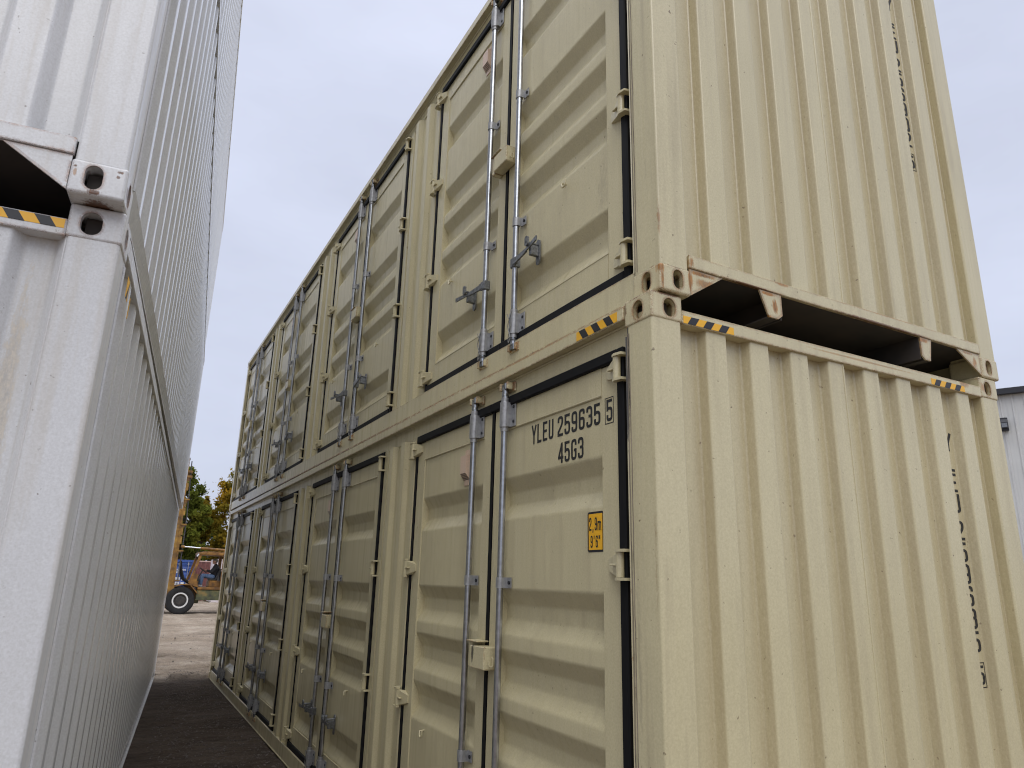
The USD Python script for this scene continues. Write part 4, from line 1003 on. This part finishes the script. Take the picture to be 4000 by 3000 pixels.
# local x runs along the wall (to the right), y away from the camera
EAVE = 7.86
pf = []
x = -9.0
while x < 14:
    pf += [(x, 0.0), (x + 0.02, -0.03), (x + 0.055, -0.03), (x + 0.075, 0.0)]
    x += 0.30
obj('wall', strip(pf, 0.0, EAVE - 0.12, 'z'), 'siding', bl)
obj('wall', cat(box(-9.0, 14, 0.03, 12, 0, EAVE - 0.1)), 'siding', bl)
obj('roof', hull([(x, y, z) for x in (-9.3, 14.3) for y, z in ((-0.14, EAVE - 0.03), (12.3, EAVE - 0.03), (6, EAVE + 0.9), (-0.14, EAVE), (12.3, EAVE))]), 'siding', bl)
obj('eave_trim', cat(cbox(-9.3, 14.3, -0.20, -0.05, EAVE - 0.17, EAVE + 0.02, 0.01)), 'trim', bl)
lp = obj('wall_lamp', cat(cbox(-0.36, -0.16, -0.24, -0.03, 6.55, 6.95, 0.02), hull([(-0.36, -0.24, 6.6), (-0.16, -0.24, 6.6), (-0.36, -0.24, 6.9), (-0.16, -0.24, 6.9), (-0.34, -0.32, 6.62), (-0.18, -0.32, 6.62), (-0.34, -0.30, 6.8), (-0.18, -0.30, 6.8)])), 'trim', bl)
obj('lamp_lens', box(-0.33, -0.19, -0.3225, -0.321, 6.64, 6.76), 'galv_dark', lp)

# ------------------------------------------------------------------ trees


def leafmat(name, cols):
    st = [(i / (len(cols) - 1), c) for i, c in enumerate(cols)]
    return usdkit.material(stage, '/World/Looks/' + name, {
        'geo': ('geometry', {}), 'n': ('noise_texture', {'scale': 0.55, 'detail': 3}), 'add': ('math', {'math_type': 'multiply_add', 'value2': 0.55}), 'sub': ('math', {'math_type': 'subtract', 'value2': 0.28}),
        'r': ('rgb_ramp', {'ramp': st}), 'd': ('diffuse_bsdf', {}), 't': ('translucent_bsdf', {}), 'mx': ('mix_closure', {'fac': 0.5})},
        [('geo.position', 'n.vector'), ('geo.random_per_island', 'add.value1'), ('n.fac', 'add.value3'), ('add.value', 'sub.value1'), ('sub.value', 'r.fac'), ('r.color', 'd.color'), ('r.color', 't.color'), ('d.BSDF', 'mx.closure1'), ('t.BSDF', 'mx.closure2')], surface='mx.closure')


M_['leaf_green'] = leafmat('leaves_green', [(0.065, 0.085, 0.018), (0.14, 0.16, 0.026), (0.27, 0.235, 0.035), (0.52, 0.34, 0.035), (0.66, 0.36, 0.028)])
M_['leaf_gold'] = leafmat('leaves_gold', [(0.09, 0.11, 0.02), (0.26, 0.18, 0.022), (0.52, 0.27, 0.022), (0.66, 0.34, 0.03), (0.52, 0.20, 0.02)])
M_['leaf_dark'] = leafmat('leaves_dark', [(0.022, 0.040, 0.013), (0.045, 0.072, 0.020), (0.075, 0.105, 0.026), (0.15, 0.15, 0.035)])
M_['bark'] = mottled('bark', [(0.3, (0.035, 0.028, 0.022)), (0.7, (0.11, 0.09, 0.075))], 14, 0.9, vec_scale=(6, 6, 1.2))


def leaves(n, clumps, size, seed):
    r = np.random.default_rng(seed)
    wts = np.array([c[3] ** 2 for c in clumps]); wts = wts / wts.sum()
    k = r.choice(len(clumps), n, p=wts)
    C = np.array(clumps)[k]
    d = r.normal(size=(n, 3)); d /= np.linalg.norm(d, axis=1, keepdims=True)
    rad = C[:, 3:4] * np.abs(r.normal(0.0, 0.62, (n, 1)))
    p = C[:, :3] + d * rad * [1, 1, 0.8]
    a = r.normal(size=(n, 3)); a /= np.linalg.norm(a, axis=1, keepdims=True)
    b = np.cross(a, r.normal(size=(n, 3))); b /= np.linalg.norm(b, axis=1, keepdims=True)
    s = (size * (0.6 + 0.8 * r.random((n, 1))))
    quad = np.stack([p - a * s, p + b * s * 0.55, p + a * s, p - b * s * 0.55], 1).reshape(-1, 3)
    f = np.arange(4 * n).reshape(n, 4)
    return quad, np.vstack([f[:, [0, 1, 2]], f[:, [0, 2, 3]]])


def tree(label, x, y, h, rad, mat, seed, n=9000, shape=None, size=0.13, base=0.25, cat_='tree', name='tree', group=None):
    r = np.random.default_rng(seed)
    t = thing(name, label, cat_, (x, y, 0), 0, group)
    clumps, limbs = [], []
    trunk = [(0, 0, -0.1), (0.05, 0.03, h * 0.25), (0.12 * r.normal(), 0.1 * r.normal(), h * 0.5), (0.15 * r.normal(), 0.1 * r.normal(), h * 0.8)]
    limbs.append(tube(trunk, [0.028 * h, 0.022 * h, 0.015 * h, 0.005 * h], 8))
    m = int(46 + rad * 18)
    for i in range(m):
        zf = base + (1 - base) * (i + 0.5) / m
        prof = math.sin(min(1, (zf - base) / (1 - base) * 0.95 + 0.12) * math.pi) ** 0.6
        a = i * 2.4 + r.normal() * 0.5
        rr = rad * prof * (0.35 + 0.68 * r.random())
        cx, cy, cz = rr * math.cos(a), rr * math.sin(a), zf * h * 0.96
        cr = rad * (0.13 + 0.15 * r.random()) * (0.75 + 0.4 * prof)
        clumps.append((cx, cy, cz, cr))
        if i % 2 == 0:
            z0 = max(h * 0.2, cz - rr * 0.9)
            limbs.append(tube([(0.03, 0.02, z0), (cx * 0.5, cy * 0.5, (z0 + cz) / 2 + 0.1), (cx * 0.95, cy * 0.95, cz)], [0.007 * h, 0.004 * h, 0.0015 * h], 5))
    if shape:
        clumps += shape
    obj('trunk', cat(limbs), 'bark', t, 40)
    obj('crown', leaves(n, clumps, size, seed), mat, t)


TG = 'trees beyond the yard'
tree('green tree turning yellow just right of the forklift mast, left of the sky gap', 2.45, 60.0, 10.3, 1.85, 'leaf_green', 11, 21000, group=TG)
tree('tall golden autumn tree right of the sky gap, above the forklift cab', 6.45, 61.0, 11.2, 2.35, 'leaf_gold', 23, 28000, group=TG)
tree('slim golden tree standing in the sky gap between two taller trees', 4.15, 62.5, 8.3, 0.85, 'leaf_gold', 41, 4500, base=0.55, group=TG)
tree('low green tree under the sky gap', 3.5, 66.0, 6.0, 1.6, 'leaf_green', 31, 8000, group=TG)
tree('dark green bushy tree low beside the mast', 2.2, 70.0, 5.3, 2.6, 'leaf_dark', 53, 9000, base=0.05, group=TG)
tree('dark green bushy tree low behind the tall golden tree', 6.0, 72.0, 6.2, 3.0, 'leaf_dark', 59, 9000, base=0.05, group=TG)
bu = CAM + 21.0 * np.array([math.sin(math.radians(65.0)), math.cos(math.radians(65.0)), 0])
tree('small leafy shrub in front of the grey building at the right edge', bu[0], bu[1], 2.9, 0.6, 'leaf_green', 71, 1500, size=0.06, base=0.05, cat_='shrub', name='shrub')
# far treeline that closes the horizon
r = np.random.default_rng(5)
cl = [(x + r.normal() * 1.5, 95 + r.normal() * 3, 1.5 + 2.2 * r.random(), 1.8 + 1.2 * r.random()) for x in np.arange(-40, 60, 1.6)]
obj('treeline', leaves(16000, cl, 0.30, 8), 'leaf_dark', label='far dark green belt of trees closing the yard', cat_='trees', kind='stuff')
for p_, l_ in (('/World/sky', 'pale overcast sky'),):
    tag(stage.GetPrimAtPath(p_), l_, 'sky', kind='structure')
